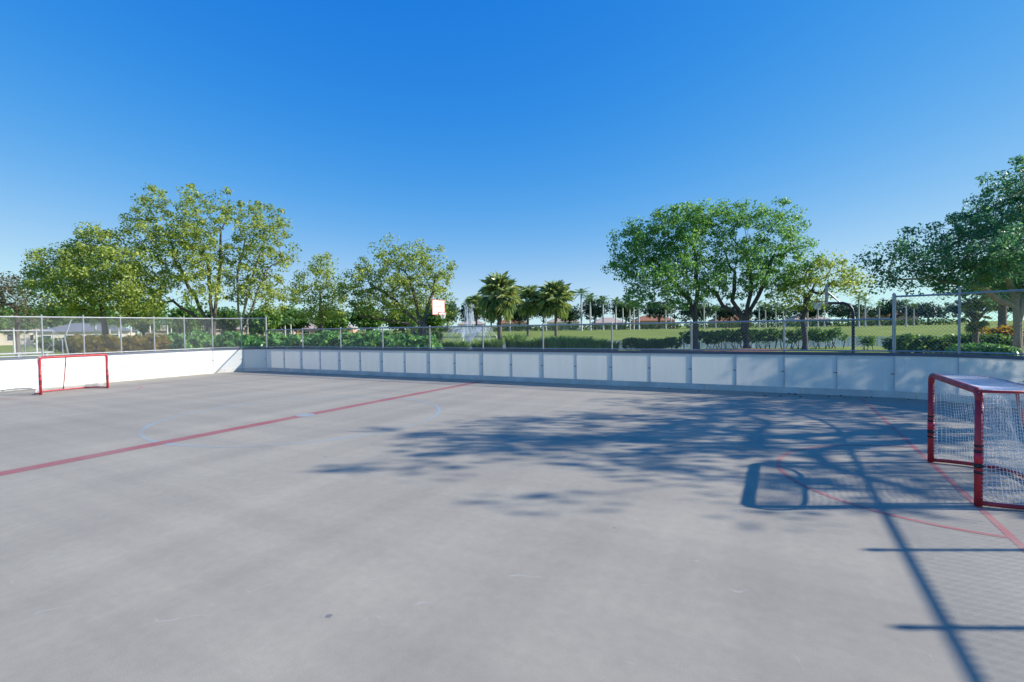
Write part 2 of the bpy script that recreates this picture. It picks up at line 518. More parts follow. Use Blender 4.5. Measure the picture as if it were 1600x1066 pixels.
XL, XR, YB, YN = -23.52, 5.42, 15.74, -3.0     # rink walls
RL, RR = 1.8, 3.2                              # left corner (two flat facets) and round right corner
L1 = YB - RL - YN; FAC = 2 * RL * math.sin(math.pi / 8); LA = 2 * FAC; L2 = XR - XL - RL - RR; LB = RR * math.pi / 2; L3 = YB - RR - YN
S_END = L1 + LA + L2 + LB + L3
def wall_pt(s):
    """position and inward normal along the rink outline"""
    if s < L1: return Vector((XL, YN + s, 0)), Vector((1, 0, 0))
    s -= L1
    if s < LA:
        k = int(s / FAC); u = s / FAC - k
        a0, a1 = k * math.pi / 4, (k + 1) * math.pi / 4
        c = lambda a: Vector((XL + RL - RL * math.cos(a), YB - RL + RL * math.sin(a), 0))
        am = (a0 + a1) / 2
        return c(a0).lerp(c(a1), u), Vector((math.cos(am), -math.sin(am), 0))
    s -= LA
    if s < L2: return Vector((XL + RL + s, YB, 0)), Vector((0, -1, 0))
    s -= L2
    if s < LB:
        a = s / RR
        return Vector((XR - RR + RR * math.sin(a), YB - RR + RR * math.cos(a), 0)), Vector((-math.sin(a), -math.cos(a), 0))
    s -= LB
    return Vector((XR, YB - RR - s, 0)), Vector((-1, 0, 0))

def curved(s0, s1):
    return (s1 > L1 and s0 < L1 + LA) or (s1 > L1 + LA + L2 and s0 < L1 + LA + L2 + LB)

def wall_cuts(s0, s1, n=6):
    """stations from s0 to s1 that keep the facet edges sharp"""
    if not curved(s0, s1): return [s0, s1]
    st = [s0 + (s1 - s0) * i / n for i in range(n + 1)]
    for e in (L1, L1 + FAC, L1 + LA):
        if s0 < e < s1: st += [e - 0.003, e + 0.003]
    return sorted(st)

ol = []
for st in [0.0, L1] + [L1 + FAC, L1 + LA] + [L1 + LA + L2 + LB * i / 12 for i in range(13)] + [S_END]:
    q, nn = wall_pt(st); ol.append((q.x - nn.x * 0.16, q.y - nn.y * 0.16))
n = len(ol)
fv = [(x, y, 0.0) for x, y in ol] + [(x, y, -0.15) for x, y in ol]
ff = [tuple(range(n - 1, -1, -1))] + [(i, (i + 1) % n, n + (i + 1) % n, n + i) for i in range(n)]
me = bpy.data.meshes.new('rink_floor'); me.from_pydata(fv, [], ff); me.update()
floor = tag(link_mesh('rink_floor', me, M['floor']), 'smooth grey coated rink floor', kind='structure')

CX, CY = -9.55, 7.75
def strip(name, pts, w, mat, z=0.004, closed=False):
    vs = []; fs = []
    m_ = len(pts)
    for i, p in enumerate(pts):
        a = Vector(pts[(i - 1) % m_] if closed or i > 0 else pts[i]); b = Vector(pts[(i + 1) % m_] if closed or i < m_ - 1 else pts[i])
        t = (b - a).normalized(); nn = Vector((-t.y, t.x)) * (w / 2)
        vs += [(p[0] + nn.x, p[1] + nn.y, z), (p[0] - nn.x, p[1] - nn.y, z)]
    for i in range(m_ if closed else m_ - 1):
        j = (i + 1) % m_
        fs.append((2 * i, 2 * i + 1, 2 * j + 1, 2 * j))
    me = bpy.data.meshes.new(name); me.from_pydata(vs, [], fs); me.update()
    return link_mesh(name, me, mat, floor)
strip('centre_line', [(CX, YN), (CX, 5), (CX, 10), (CX, YB - 0.35)], 0.30, M['red_line'], 0.0025)
strip('centre_circle', [(CX + 3.02 * math.cos(2 * math.pi * k / 90), CY + 3.02 * math.sin(2 * math.pi * k / 90)) for k in range(90)], 0.085, M['blue_line'], 0.0015, True)
sp = MB(); sp.add([(CX + 0.20 * math.cos(2 * math.pi * k / 24), CY + 0.20 * math.sin(2 * math.pi * k / 24), 0.0035) for k in range(24)], [tuple(range(24))])
sp.build('centre_spot', M['blue_line'], floor)
for gx, sgn in ((1.80, -1), (-20.9, 1)):
    strip('goal_line', [(gx, YN if sgn < 0 else 2), (gx, 7), (gx, YB - 0.35)], 0.065, M['thin_red'], 0.0015)
    strip('goal_crease', [(gx + sgn * 1.83 * math.sin(math.pi * k / 40), 7.75 + 1.83 * math.cos(math.pi * k / 40)) for k in range(41)], 0.06, M['thin_red'], 0.0025)

# a dark round stain and a few rubber smears on the coating
rst = random.Random(21)
for x, y, r in ((-2.68, 2.32, 0.024), (-6.1, 5.3, 0.02), (-1.4, 4.6, 0.014)):
    st_ = MB(); st_.add([(x + r * rst.uniform(0.75, 1.15) * math.cos(k * 0.4488), y + r * rst.uniform(0.75, 1.15) * math.sin(k * 0.4488), 0.0012) for k in range(14)], [tuple(range(14))])
    st_.build('stain', M['stain'], floor)

# basketball court slab hidden behind the back wall
b = MB(); b.box((-10.0, 30.3, 0.0), (26.5, 11.0, 0.10))
tag(b.build('basketball_court', M['court']), 'green basketball court slab behind the back wall', kind='structure')

# ------------------------------------------------------------------ dasher boards and fences
def slab(mb, s0, s1, z0, z1, off_in, thick):
    """a board following the wall from s0 to s1; off_in = how far its face stands into the rink"""
    cuts = wall_cuts(s0, s1)
    n = len(cuts) - 1
    vs = []
    for st in cuts:
        p, nn = wall_pt(st)
        q0 = p + nn * off_in; q1 = p + nn * (off_in - thick)
        vs += [(q0.x, q0.y, z0), (q0.x, q0.y, z1), (q1.x, q1.y, z1), (q1.x, q1.y, z0)]
    fs = []
    for i in range(n):
        for k in range(4):
            k2 = (k + 1) % 4
            fs.append((4 * i + k, 4 * i + k2, 4 * i + 4 + k2, 4 * i + 4 + k))
    fs += [(3, 2, 1, 0), tuple(4 * n + k for k in range(4))]
    mb.add(vs, fs)

PITCH = 1.225
S_REF = L1 + LA + (0.08 - (XL + RL))           # a post stands at x = 0.08
k_lo = -int(S_REF / PITCH); k_hi = int((S_END - S_REF) / PITCH)
seams = [(k, S_REF + k * PITCH) for k in range(k_lo, k_hi + 1)]
k_left = min(seams, key=lambda t: abs(t[1] - (L1 + LA)))[0]
k_right = 2
walls = {
    'left': empty('rink_wall', (XL, 6, 0), 'brightly sunlit white rink wall along the left end behind the far goal', 'wall'),
    'back': empty('rink_wall', (-9, YB, 0), 'long shaded white rink wall of panels across the back', 'wall'),
    'right': empty('rink_wall', (XR, 6, 0), 'white rink wall curving round the corner behind the near goal', 'wall'),
}
def side_of(k):
    return 'left' if k < k_left else ('right' if k >= k_right else 'back')
for k, s in seams[:-1]:
    w = walls[side_of(k)]
    o = Vector(w.location)
    s2 = s + PITCH
    m_ = MB(o); slab(m_, s + 0.004, s2 - 0.004, 0.17, 1.065, 0.0, 0.012); m_.build('panel', M['panel'], w)
    m_ = MB(o)
    if k % 2 == 0:
        slab(m_, s + 0.45 + 0.004, s + 0.45 + 2 * PITCH - 0.004, 0.001, 0.172, 0.016, 0.030)
        if s + 0.45 + 2 * PITCH < S_END: m_.build('kick_plate', M['kick'], w)
    m_ = MB(o); slab(m_, s, s2, 1.066, 1.145, 0.012, 0.075); m_.build('top_cap', M['cap'], w)
    # stud behind the seam: deep at fence posts, shallow between
    p, nn = wall_pt(s); t = Vector((-nn.y, nn.x, 0))
    dep, wid = (0.062, 0.055) if k % 2 == 0 else (0.034, 0.045)
    m_ = MB(o); m_.box(p - nn * (0.0135 + dep / 2) + Vector((0, 0, 0.61)), (wid, dep, 0.90), (t, nn, Vector((0, 0, 1))))
    m_.build('stud', M['galv'], w)
    m_ = MB(o); m_.box(p + nn * 0.004 + Vector((0, 0, 0.62)), (0.012, 0.005, 0.88), (t, nn, Vector((0, 0, 1))))
    m_.build('seam_strip', M['seam'], w)
    m_ = MB(o); m_.box(p + nn * 0.009 + t * -0.03 + Vector((0, 0, 0.605)), (0.085, 0.010, 0.016), (t, nn, Vector((0, 0, 1))))
    m_.build('latch', M['bolt'], w)
    if side_of(k) == 'back':                         # horizontal steel behind, low and high
        m_ = MB(o); slab(m_, s + 0.03, s2 - 0.03, 1.020, 1.058, -0.0135, 0.04); m_.build('girt', M['galv'], w)

def chain_link(mb, s0, s1, z0, z1, pitch=0.088, r=0.0025, off=-0.045):
    """two sets of crossing diagonal wires, each wire a thin three-sided rod following the wall"""
    H = z1 - z0; Ls = s1 - s0
    n_ = int((Ls + H) / pitch) + 1
    cur = curved(s0, s1)
    for sg in (1, -1):
        for i in range(n_):
            u0 = i * pitch - (H if sg > 0 else 0)
            lo = max(0.0, (0 - u0) if sg > 0 else (u0 - Ls)); hi = min(H, (Ls - u0) if sg > 0 else u0)
            if hi - lo < 0.03: continue
            m_ = 5 if cur else 2
            pts = []
            for j in range(m_):
                h = lo + (hi - lo) * j / (m_ - 1)
                p, nn = wall_pt(s0 + u0 + sg * h)
                q = p + nn * (off + sg * 0.004); pts.append((q.x, q.y, z0 + h))
            mb.tube(pts, r, 3, False)

fences = {
    'left': empty('chain_link_fence', (XL, 6, 1.1), 'tall chain link fence on the sunlit left end wall', 'fence'),
    'back': empty('chain_link_fence', (-9, YB, 1.1), 'low chain link fence along the top of the back wall', 'fence'),
    'right': empty('chain_link_fence', (XR, 6, 1.1), 'taller chain link fence rounding the corner beside the live oak', 'fence'),
}
k_tall_left = -18
for k, s in seams:
    tall = k < k_tall_left or k >= k_right        # tall runs have a post at every panel
    if k % 2 and not tall: continue
    sd = 'left' if k < k_tall_left else ('right' if k >= k_right else 'back')
    fo = fences[sd]; o = Vector(fo.location)
    top = 2.0 if sd == 'back' else 2.57
    p, nn = wall_pt(s); q = p - nn * 0.045
    big = k in (k_tall_left, k_right)
    ph = (2.62 if (big or sd != 'back') else top + 0.02)
    if sd == 'right' and not big: ph = 2.70 
    m_ = MB(o); m_.tube([(q.x, q.y, 0.3), (q.x, q.y, ph)], 0.040 if big else 0.027, 8)
    m_.lathe((q.x, q.y, ph), [(0.044 if big else 0.034, -0.03), (0.044 if big else 0.034, 0.01), (0.012, 0.045), (0.0, 0.05)], 8)
    m_.build('post', M['galv'], fo)
    if k % 2 or s + 2 * PITCH > S_END: continue
    line = [wall_pt(st) for st in wall_cuts(s, s + 2 * PITCH, 8)]
    for nm, z, r in (('top_rail', top, 0.024), ('bottom_rail', 1.185, 0.020)):
        m_ = MB(o); m_.tube([(a.x - b_.x * 0.045, a.y - b_.y * 0.045, z) for a, b_ in line], r, 7); m_.build(nm, M['galv'], fo)
    m_ = MB(o); chain_link(m_, s, s + 2 * PITCH, 1.17, top); m_.build('wire_mesh', M['wire'], fo)

# ------------------------------------------------------------------ hockey goals
GW, GH = 1.86, 1.22

def net_patch(mb, grid, r=0.0024):
    """cords along both directions of a grid of points"""
    nu, nv = len(grid), len(grid[0])
    for i in range(nu): mb.tube(grid[i], r, 3, False)
    for j in range(nv): mb.tube([grid[i][j] for i in range(nu)], r, 3, False)

def hockey_goal(loc, rz, label):
    """mouth in the local YZ plane facing -X, body behind at +X"""
    g = empty('hockey_goal', loc, label, 'hockey goal', 'hockey goals', rz)
    R = 0.036; hw = GW / 2
    def arc(c, r_, a0, a1, n_=6):
        return [(c[0], c[1] + r_ * math.cos(a0 + (a1 - a0) * i / n_), c[2] + r_ * math.sin(a0 + (a1 - a0) * i / n_)) for i in range(n_ + 1)]
    rb = 0.10
    for sy in (-1, 1):
        m_ = MB(); m_.tube([(0, sy * hw, 0.0), (0, sy * hw, GH - rb - R + 0.01)], R, 12); m_.build('post', M['goal_red'], g, True)
        bands = ((0.62, 0.022, 'black'), (0.565, 0.028, 'black'), (0.50, 0.10, 'bright_red'), (0.415, 0.045, 'black'), (0.345, 0.028, 'black'))
        for z, h, mt in bands:
            m_ = MB(); m_.tube([(0, sy * hw, z - h / 2), (0, sy * hw, z + h / 2)], R + 0.003, 12); m_.build('tape_band', M[mt], g, True)
    zt = GH - R
    m_ = MB()
    pts = arc((0, -hw + rb, zt - rb), rb, math.pi, math.pi / 2) + arc((0, hw - rb, zt - rb), rb, math.pi / 2, 0)
    m_.tube(pts, R, 12); m_.build('crossbar', M['goal_red'], g, True)
    def dee(depth, z, nrm=20, shr=0.0):
        """D-shaped hoop behind the mouth"""
        out = []
        e = 0.46
        for i in range(nrm + 1):
            a = -math.pi / 2 + math.pi * i / nrm
            cy = math.copysign(abs(math.sin(a)) ** e, math.sin(a)); cx = abs(math.cos(a)) ** (e * 1.6)
            out.append(Vector((0.0 + depth * cx, (hw - shr) * cy, z)))
        return out
    topd, botd = 0.56, 0.80
    m_ = MB(); m_.tube(dee(topd, zt, 24), 0.016, 7); m_.build('top_hoop', M['goal_red'], g, True)
    m_ = MB(); m_.tube(dee(botd, 0.026, 24), 0.024, 8); m_.build('base_hoop', M['goal_red'], g, True)
    m_ = MB(); m_.tube([(topd, 0, zt), (topd + 0.03, 0, zt * 0.8), (topd + 0.10, 0, zt * 0.5), (botd, 0, 0.03)], 0.018, 8); m_.build('back_brace', M['goal_red'], g, True)
    # net hanging between the hoops, sagging inwards
    nu, nv = 86, 31
    tp, bt = dee(topd, zt - 0.01, nu - 1), dee(botd, 0.05, nu - 1)
    rg = random.Random(int(loc[0] * 10))
    grid = []
    for i in range(nu):
        row = []
        ph = rg.uniform(-0.006, 0.006)
        for j in range(nv):
            t = j / (nv - 1)
            p = tp[i].lerp(bt[i], t)
            sag = math.sin(math.pi * t) * (0.07 + 0.02 * math.sin(i * 0.35))
            q = Vector((p.x * 1.0, p.y, 0))
            c = Vector((0.25, 0, 0)); dirn = (c - q); dirn.z = 0
            fall = min(1.0, q.x / 0.2)
            p = p + dirn.normalized() * sag * fall + Vector((ph, ph, -0.01 * math.sin(math.pi * t) * math.sin(i * 0.9)))
            row.append(p)
        grid.append(row)
    m_ = MB(); net_patch(m_, grid); m_.build('net', M['net'], g)
    # top net, laced over the hoop
    m_ = MB()
    ny, nx = 48, 15
    top = []
    for i in range(ny + 1):
        y = -hw + 0.03 + (GW - 0.06) * i / ny
        yy = min(0.9999, abs(y) / hw)
        xmax = topd * (1 - yy ** (2 / 0.46)) ** 0.368
        top.append([Vector((0.03 + (max(xmax, 0.04) - 0.03) * j / nx, y, zt + 0.012 - 0.03 * math.sin(math.pi * j / nx) * math.sin(math.pi * i / ny))) for j in range(nx + 1)])
    net_patch(m_, top, 0.0024); m_.build('top_net', M['net'], g)
    # lacing cord round the bars
    m_ = MB()
    for sy in (-1, 1):
        pts = []
        for i in range(120):
            a = i * 1.25; z = 0.06 + (GH - 0.2) * i / 119
            pts.append((0.012 + (R + 0.006) * math.cos(a), sy * hw + (R + 0.006) * math.sin(a) * 0.9, z))
        m_.tube([(p[0] + 0.012, p[1], p[2]) for p in pts], 0.003, 3, False)
    for hoop, rr, nn in ((dee(topd, zt, 160), 0.020, 160), (dee(botd, 0.026, 160), 0.028, 160)):
        pts = [(p.x + rr * 0.7 * math.cos(i * 1.6), p.y + rr * 0.5 * math.cos(i * 1.6), p.z + rr * math.sin(i * 1.6)) for i, p in enumerate(hoop)]
        m_.tube(pts, 0.003, 3, False)
    m_.build('lacing', M['net'], g)
    return g
hockey_goal((1.80, 7.72, 0.012), 0, 'large red framed hockey goal with white net at the right edge')
hockey_goal((-20.9, 7.80, 0.012), math.pi + 0.065, 'small distant red hockey goal before the sunlit left wall')

# a few dry leaves blown against the back boards
m_ = MB()
rl = random.Random(3)
for i in range(34):
    x = rl.choice([rl.gauss(1.2, 0.8), rl.uniform(-3, 4)]); y = YB - 0.1 - abs(rl.gauss(0, 0.55)); a = rl.uniform(0, 6.3); s = rl.uniform(0.018, 0.045)
    if x > 3.2: y -= 0.6
    c = Vector((x, y, 0.016)); u = Vector((math.cos(a), math.sin(a), 0)) * s; v = Vector((-math.sin(a), math.cos(a), 0)) * s * 0.55
    m_.add([c - u, c + v + Vector((0, 0, s * 0.6)), c + u, c - v + Vector((0, 0, s * 0.3))], [(0, 1, 2, 3)])
tag(m_.build('leaf_litter', M['pebble']), 'dry leaves scattered at the foot of the back wall', 'leaves', kind='stuff')

# ------------------------------------------------------------------ basketball hoops
def basketball_hoop(loc, face, label, bmat):
    """face = +1 looks towards +X, -1 towards -X"""
    g = empty('basketball_hoop', loc, label, 'basketball hoop', 'basketball hoops', 0 if face > 0 else math.pi)
    m_ = MB(); m_.tube([(0, 0, 0), (0, 0, 2.35), (0.06, 0, 2.62), (0.22, 0, 2.84), (0.45, 0, 2.93), (1.15, 0, 2.95)], 0.075, 10); m_.build('pole', M['pole'], g, True)
    for sy in (-1, 1):
        m_ = MB(); m_.tube([(0.55, 0, 2.93), (1.17, sy * 0.35, 3.55)], 0.024, 6); m_.build('brace', M['pole'], g)
    m_ = MB(); m_.box((1.2, 0, 3.42), (0.045, 1.46, 1.07)); bd = m_.build('backboard', bmat, g)
    m_ = MB()
    def frame(w, h, zc, th):
        for s in (-1, 1):
            m_.box((1.226, s * (w / 2 - th / 2), zc), (0.006, th, h)); m_.box((1.226, 0, zc + s * (h / 2 - th / 2)), (0.006, w - 2 * th - 0.002, th))
    frame(1.46, 1.07, 3.42, 0.05); m_.build('border_stripe', M['hoop_orange'], bd)
    m_ = MB(); frame(0.59, 0.45, 3.30, 0.05); m_.build('target_square', M['hoop_orange'], bd)
    m_ = MB(); m_.tube([(1.60 + 0.23 * math.cos(2 * math.pi * k / 20), 0.23 * math.sin(2 * math.pi * k / 20), 3.05) for k in range(21)], 0.012, 6, False)
    m_.box((1.30, 0, 3.04), (0.16, 0.14, 0.04)); m_.build('rim', M['hoop_orange'], g)
    m_ = MB()
    for k in range(12):
        for sg in (-1, 1):
            pts = []
            for j in range(6):
                t = j / 5; a = 2 * math.pi * k / 12 + sg * t * 0.8; r = 0.22 - 0.10 * t
                pts.append((1.60 + r * math.cos(a), r * math.sin(a), 3.04 - 0.42 * t))
            m_.tube(pts, 0.008, 3, False)
    m_.build('net', M['net'], g)
    return g
pL = at(685, 480, 35.8); pR = at(1288, 470, 27.0)
basketball_hoop((pL.x - 1.2, pL.y, 0.05), 1, 'white backboard with orange border before the leaning left tree', M['board_white'])
basketball_hoop((pR.x + 1.3, pR.y, 0.05), -1, 'edge on backboard on a dark gooseneck pole beside the lake', M['grey_board'])

# ------------------------------------------------------------------ vegetation
def leaf_cloud(rng, centres, radii, per, size, flat=0.75, up=0.5, drop=0.0):
    """diamond leaves scattered round cluster centres; returns verts, quads (numpy)"""
    n_ = len(centres)
    idx = np.repeat(np.arange(n_), per)
    m_ = len(idx)
    d = rng.normal(size=(m_, 3)); d /= np.linalg.norm(d, axis=1)[:, None] + 1e-9
    r = rng.random(m_) ** 0.45
    pos = centres[idx] + d * (r * radii[idx])[:, None] * np.array([1, 1, flat])
    pos[:, 2] -= drop * rng.random(m_)
    nrm = rng.normal(size=(m_, 3)) + d * 0.8 + np.array([0, 0, up]); nrm /= np.linalg.norm(nrm, axis=1)[:, None] + 1e-9
    t = np.cross(nrm, rng.normal(size=(m_, 3))); t /= np.linalg.norm(t, axis=1)[:, None] + 1e-9
    bt = np.cross(nrm, t)
    s = size * (0.45 + 1.15 * rng.random(m_) ** 1.3)[:, None]
    v = np.empty((m_, 4, 3))
    v[:, 0] = pos - t * s * 0.5; v[:, 2] = pos + t * s * 0.5
    fold = nrm * s * 0.10
    v[:, 1] = pos + bt * s * 0.30 + fold; v[:, 3] = pos - bt * s * 0.30 + fold
    return v.reshape(-1, 3), np.arange(m_ * 4).reshape(-1, 4)

def sample_lobes(rng, lobes, n_, shell=0.6, sep=0.0, spray=0.16):
    vol = np.array([l[3] * l[4] * l[5] for l in lobes]); vol = vol ** 0.8; vol /= vol.sum()
    out = []
    tries = 0
    while len(out) < n_ and tries < n_ * 12:
        tries += 1
        l = lobes[rng.choice(len(lobes), p=vol)]
        d = rng.normal(size=3); d /= np.linalg.norm(d)
        r = rng.random() ** shell * 0.93
        if rng.random() < spray: r = 0.95 + 0.26 * rng.random()      # sprays that break the outline
        p = np.array(l[:3]) + d * r * np.array(l[3:6])
        if sep and out:
            q = np.array(out)
            if (((q - p) ** 2).sum(1)).min() < sep * sep: continue
        out.append(p)
    return np.array(out)

def grow(rng, start_nodes, parents, targets, seg=0.9):
    """joins every target to the growing skeleton; returns nodes, parents"""
    nodes = [np.array(p, float) for p in start_nodes]; par = list(parents)
    root = nodes[-1]
    order = np.argsort(((targets - root) ** 2).sum(1))
    tips = []
    for i in order:
        t = targets[i]
        A = np.array(nodes)
        d = t - A; dist = np.linalg.norm(d, axis=1)
        cost = dist + 0.9 * np.maximum(0, -(d[:, 2]) + 0.1 * dist)
        cost[:max(0, len(start_nodes) - 3)] += 6 if len(start_nodes) > 3 else 0
        j = int(np.argmin(cost))
        a = A[j]; L = dist[j]
        k = max(1, int(L / seg))
        ctrl = (a + t) / 2 + np.array([0, 0, 0.10 * L]) + rng.normal(size=3) * 0.08 * L
        prev = j
        for q in range(1, k + 1):
            u = q / k
            p = (1 - u) ** 2 * a + 2 * u * (1 - u) * ctrl + u * u * t
            nodes.append(p); par.append(prev); prev = len(nodes) - 1
        tips.append(prev)
    return np.array(nodes), par, tips

def skeleton_mesh(mb, nodes, par, tips, trunk_r, tip_r=0.012, p_exp=2.35, n_lo=5):
    n_ = len(nodes)
    acc = np.zeros(n_)
    kids = [[] for _ in range(n_)]
    for i, q in enumerate(par):
        if q >= 0: kids[q].append(i)
    for i in range(n_ - 1, -1, -1):
        if not kids[i]: acc[i] = 1.0
        if par[i] >= 0: acc[par[i]] += acc[i]
    rad = tip_r * acc ** (1 / p_exp)
    k = trunk_r / rad[0]
    rad = tip_r * (rad / tip_r) ** (math.log(trunk_r / tip_r) / math.log(max(rad[0] / tip_r, 1.01)))
    done = set()
    # draw chains so that limbs run smoothly
    def chain(i):
        pts = [par[i]] if par[i] >= 0 else []
        c = i
        while True:
            pts.append(c); done.add(c)
            if not kids[c]: break
            c = max(kids[c], key=lambda z: acc[z])
        return pts
    todo = [0]
    while todo:
        i = todo.pop()
        ch = chain(i)
        rr = [rad[c] for c in ch]
        if par[i] >= 0: rr[0] = rad[i]
        if len(ch) > 1:
            mb.tube([Vector(nodes[c]) for c in ch], rr, 8 if rr[0] > 0.09 else n_lo, False)
        for c in ch[(1 if par[i] >= 0 else 0):]:
            for z in kids[c]:
                if z not in done: todo.append(z)

def tree(name, label, base, lobes, stems, n_cl, per, leaf, clr, lmat, bmat, trunk_r, seed, group=None, shell=0.6, flat=0.75, sep=0.62, spray=0.16):
    """lobes: world-space ellipsoids (x, y, z, rx, ry, rz); stems: list of polylines from the base (world)"""
    rng = np.random.default_rng(seed)
    base = Vector(base)
    g = empty(name, base, label, 'tree', group)
    b0 = np.array(base)
    lb = [tuple(np.array(l[:3]) - b0) + tuple(l[3:]) for l in lobes]
    targets = sample_lobes(rng, lb, n_cl, shell, sep, spray)
    m_ = MB()
    near = [[] for _ in stems]
    sp = [[np.array(p, float) - b0 for p in st] for st in stems]
    for t in targets:
        j = min(range(len(sp)), key=lambda q: np.linalg.norm((t - sp[q][-1]) * np.array([1, 1, 0.6])))
        near[j].append(t)
    for j, st in enumerate(sp):
        if not near[j]: continue
        dense = []
        for a, b_ in zip(st[:-1], st[1:]):
            kk = max(1, int(np.linalg.norm(b_ - a) / 0.7))
            for q in range(kk): dense.append(a + (b_ - a) * q / kk)
        dense.append(st[-1])
        for q in range(1, len(dense) - 1): dense[q] = dense[q] + rng.normal(size=3) * 0.05
        nodes, par, tips = grow(rng, dense, [-1] + list(range(len(dense) - 1)), np.array(near[j]))
        skeleton_mesh(m_, nodes, par, tips, trunk_r * (1.0 if len(sp) == 1 else 0.72))
    # root flare
    m_.lathe((0, 0, 0), [(trunk_r * 1.9, -0.15), (trunk_r * 1.45, 0.06), (trunk_r * 1.12, 0.30), (trunk_r * 0.9, 0.6)], 9)
    m_.build('trunk', bmat, g, True)
    radii = clr * (0.5 + 0.85 * rng.random(len(targets)))
    v, f = leaf_cloud(rng, targets, radii, per, leaf, flat)
    link_mesh('crown', np_mesh('crown', v, f), lmat, g)
    return g

def lobe(px, py, rx, ry, depth, dd=0.0, kd=0.8):
    """ellipsoid whose outline measures rx by ry photo pixels at a depth"""
    c = at(px, py, depth + dd); k = (depth + dd) / FPX
    return (c.x, c.y, c.z, rx * k, rx * k * kd + 0.1, ry * k)

def P(px, py, depth): return tuple(at(px, py, depth))

# --- left group behind the court
D = 46
tree('dull_tree', 'sparse dull brown tree at the far left edge', ground_at(28, D),
     [lobe(15, 455, 38, 28, D), lobe(48, 480, 34, 24, D), lobe(-15, 470, 30, 30, D)],
     [[ground_at(28, D), P(27, 505, D), P(24, 480, D)]], 70, 55, 0.20, 0.75, M['leaf_grey'], M['bark'], 0.16, 11)
D = 37
tree('broad_tree', 'bright green bushy tree at left, left of the tallest tree', ground_at(165, D),
     [lobe(150, 375, 42, 26, D), lobe(110, 410, 50, 34, D), lobe(195, 425, 62, 40, D, -1), lobe(130, 460, 70, 38, D, -1), lobe(215, 470, 50, 34, D, -1), lobe(75, 440, 36, 30, D, 1)],
     [[ground_at(165, D), P(163, 505, D), P(158, 470, D)]], 215, 130, 0.175, 0.80, M['leaf_yellow'], M['bark'], 0.2, 12)
D = 38
tree('tall_tree', 'tallest tree of the left group with an airy many stemmed crown', ground_at(330, D),
     [lobe(238, 312, 26, 30, D), lobe(215, 345, 26, 22, D), lobe(300, 325, 30, 30, D, 1), lobe(345, 325, 26, 30, D), lobe(258, 375, 48, 42, D), lobe(318, 385, 50, 45, D, -1),
      lobe(250, 435, 46, 34, D), lobe(310, 450, 40, 32, D, -1)],
     [[ground_at(330, D), P(328, 508, D), P(296, 450, D), P(270, 400, D)], [ground_at(332, D), P(332, 505, D), P(328, 440, D), P(318, 380, D)],
      [ground_at(329, D), P(322, 508, D), P(270, 470, D)], [ground_at(331, D), P(336, 500, D), P(342, 430, D), P(345, 360, D)]],
     205, 92, 0.165, 0.64, M['leaf_yellow'], M['bark'], 0.17, 13, shell=0.7)
D = 39
tree('leaning_stem_tree', 'airy tree with slender pale stems right of the tallest tree', ground_at(385, D),
     [lobe(400, 340, 36, 24, D), lobe(435, 355, 24, 20, D), lobe(395, 385, 36, 34, D), lobe(435, 405, 26, 36, D), lobe(385, 440, 34, 30, D), lobe(425, 462, 36, 30, D)],
     [[ground_at(385, D), P(378, 505, D), P(392, 440, D), P(412, 385, D)], [ground_at(384, D), P(388, 500, D), P(404, 450, D), P(432, 400, D)], [ground_at(383, D), P(372, 490, D), P(372, 430, D), P(384, 370, D)]],
     132, 92, 0.165, 0.62, M['leaf_yellow'], M['bark_pale'], 0.12, 14, shell=0.7)
D = 43
tree('small_tree', 'small thin crowned tree between the airy tree and the spreading tree', ground_at(505, D),
     [lobe(500, 420, 26, 22, D), lobe(478, 455, 28, 26, D), lobe(520, 455, 30, 28, D), lobe(500, 485, 40, 18, D)],
     [[ground_at(505, D), P(503, 500, D), P(500, 455, D)]], 82, 92, 0.165, 0.68, M['leaf_yellow'], M['bark'], 0.15, 15)
D = 41
tree('spreading_tree', 'wide spreading tree behind the left basketball hoop', ground_at(658, D),
     [lobe(610, 400, 32, 22, D), lobe(655, 405, 34, 26, D), lobe(575, 430, 34, 26, D), lobe(625, 440, 50, 36, D), lobe(685, 440, 30, 34, D), lobe(560, 465, 34, 24, D),
      lobe(610, 478, 44, 22, D), lobe(695, 480, 22, 24, D), lobe(655, 470, 34, 28, D, 1.5)],
     [[ground_at(658, D), P(655, 506, D), P(610, 465, D), P(575, 440, D)], [ground_at(659, D), P(657, 503, D), P(645, 450, D), P(625, 410, D)],
      [ground_at(660, D), P(662, 498, D), P(678, 455, D), P(680, 430, D)], [ground_at(657, D), P(640, 506, D), P(600, 499, D), P(562, 494, D)]],
     200, 92, 0.165, 0.66, M['leaf_yellow'], M['bark'], 0.19, 16, shell=0.7)

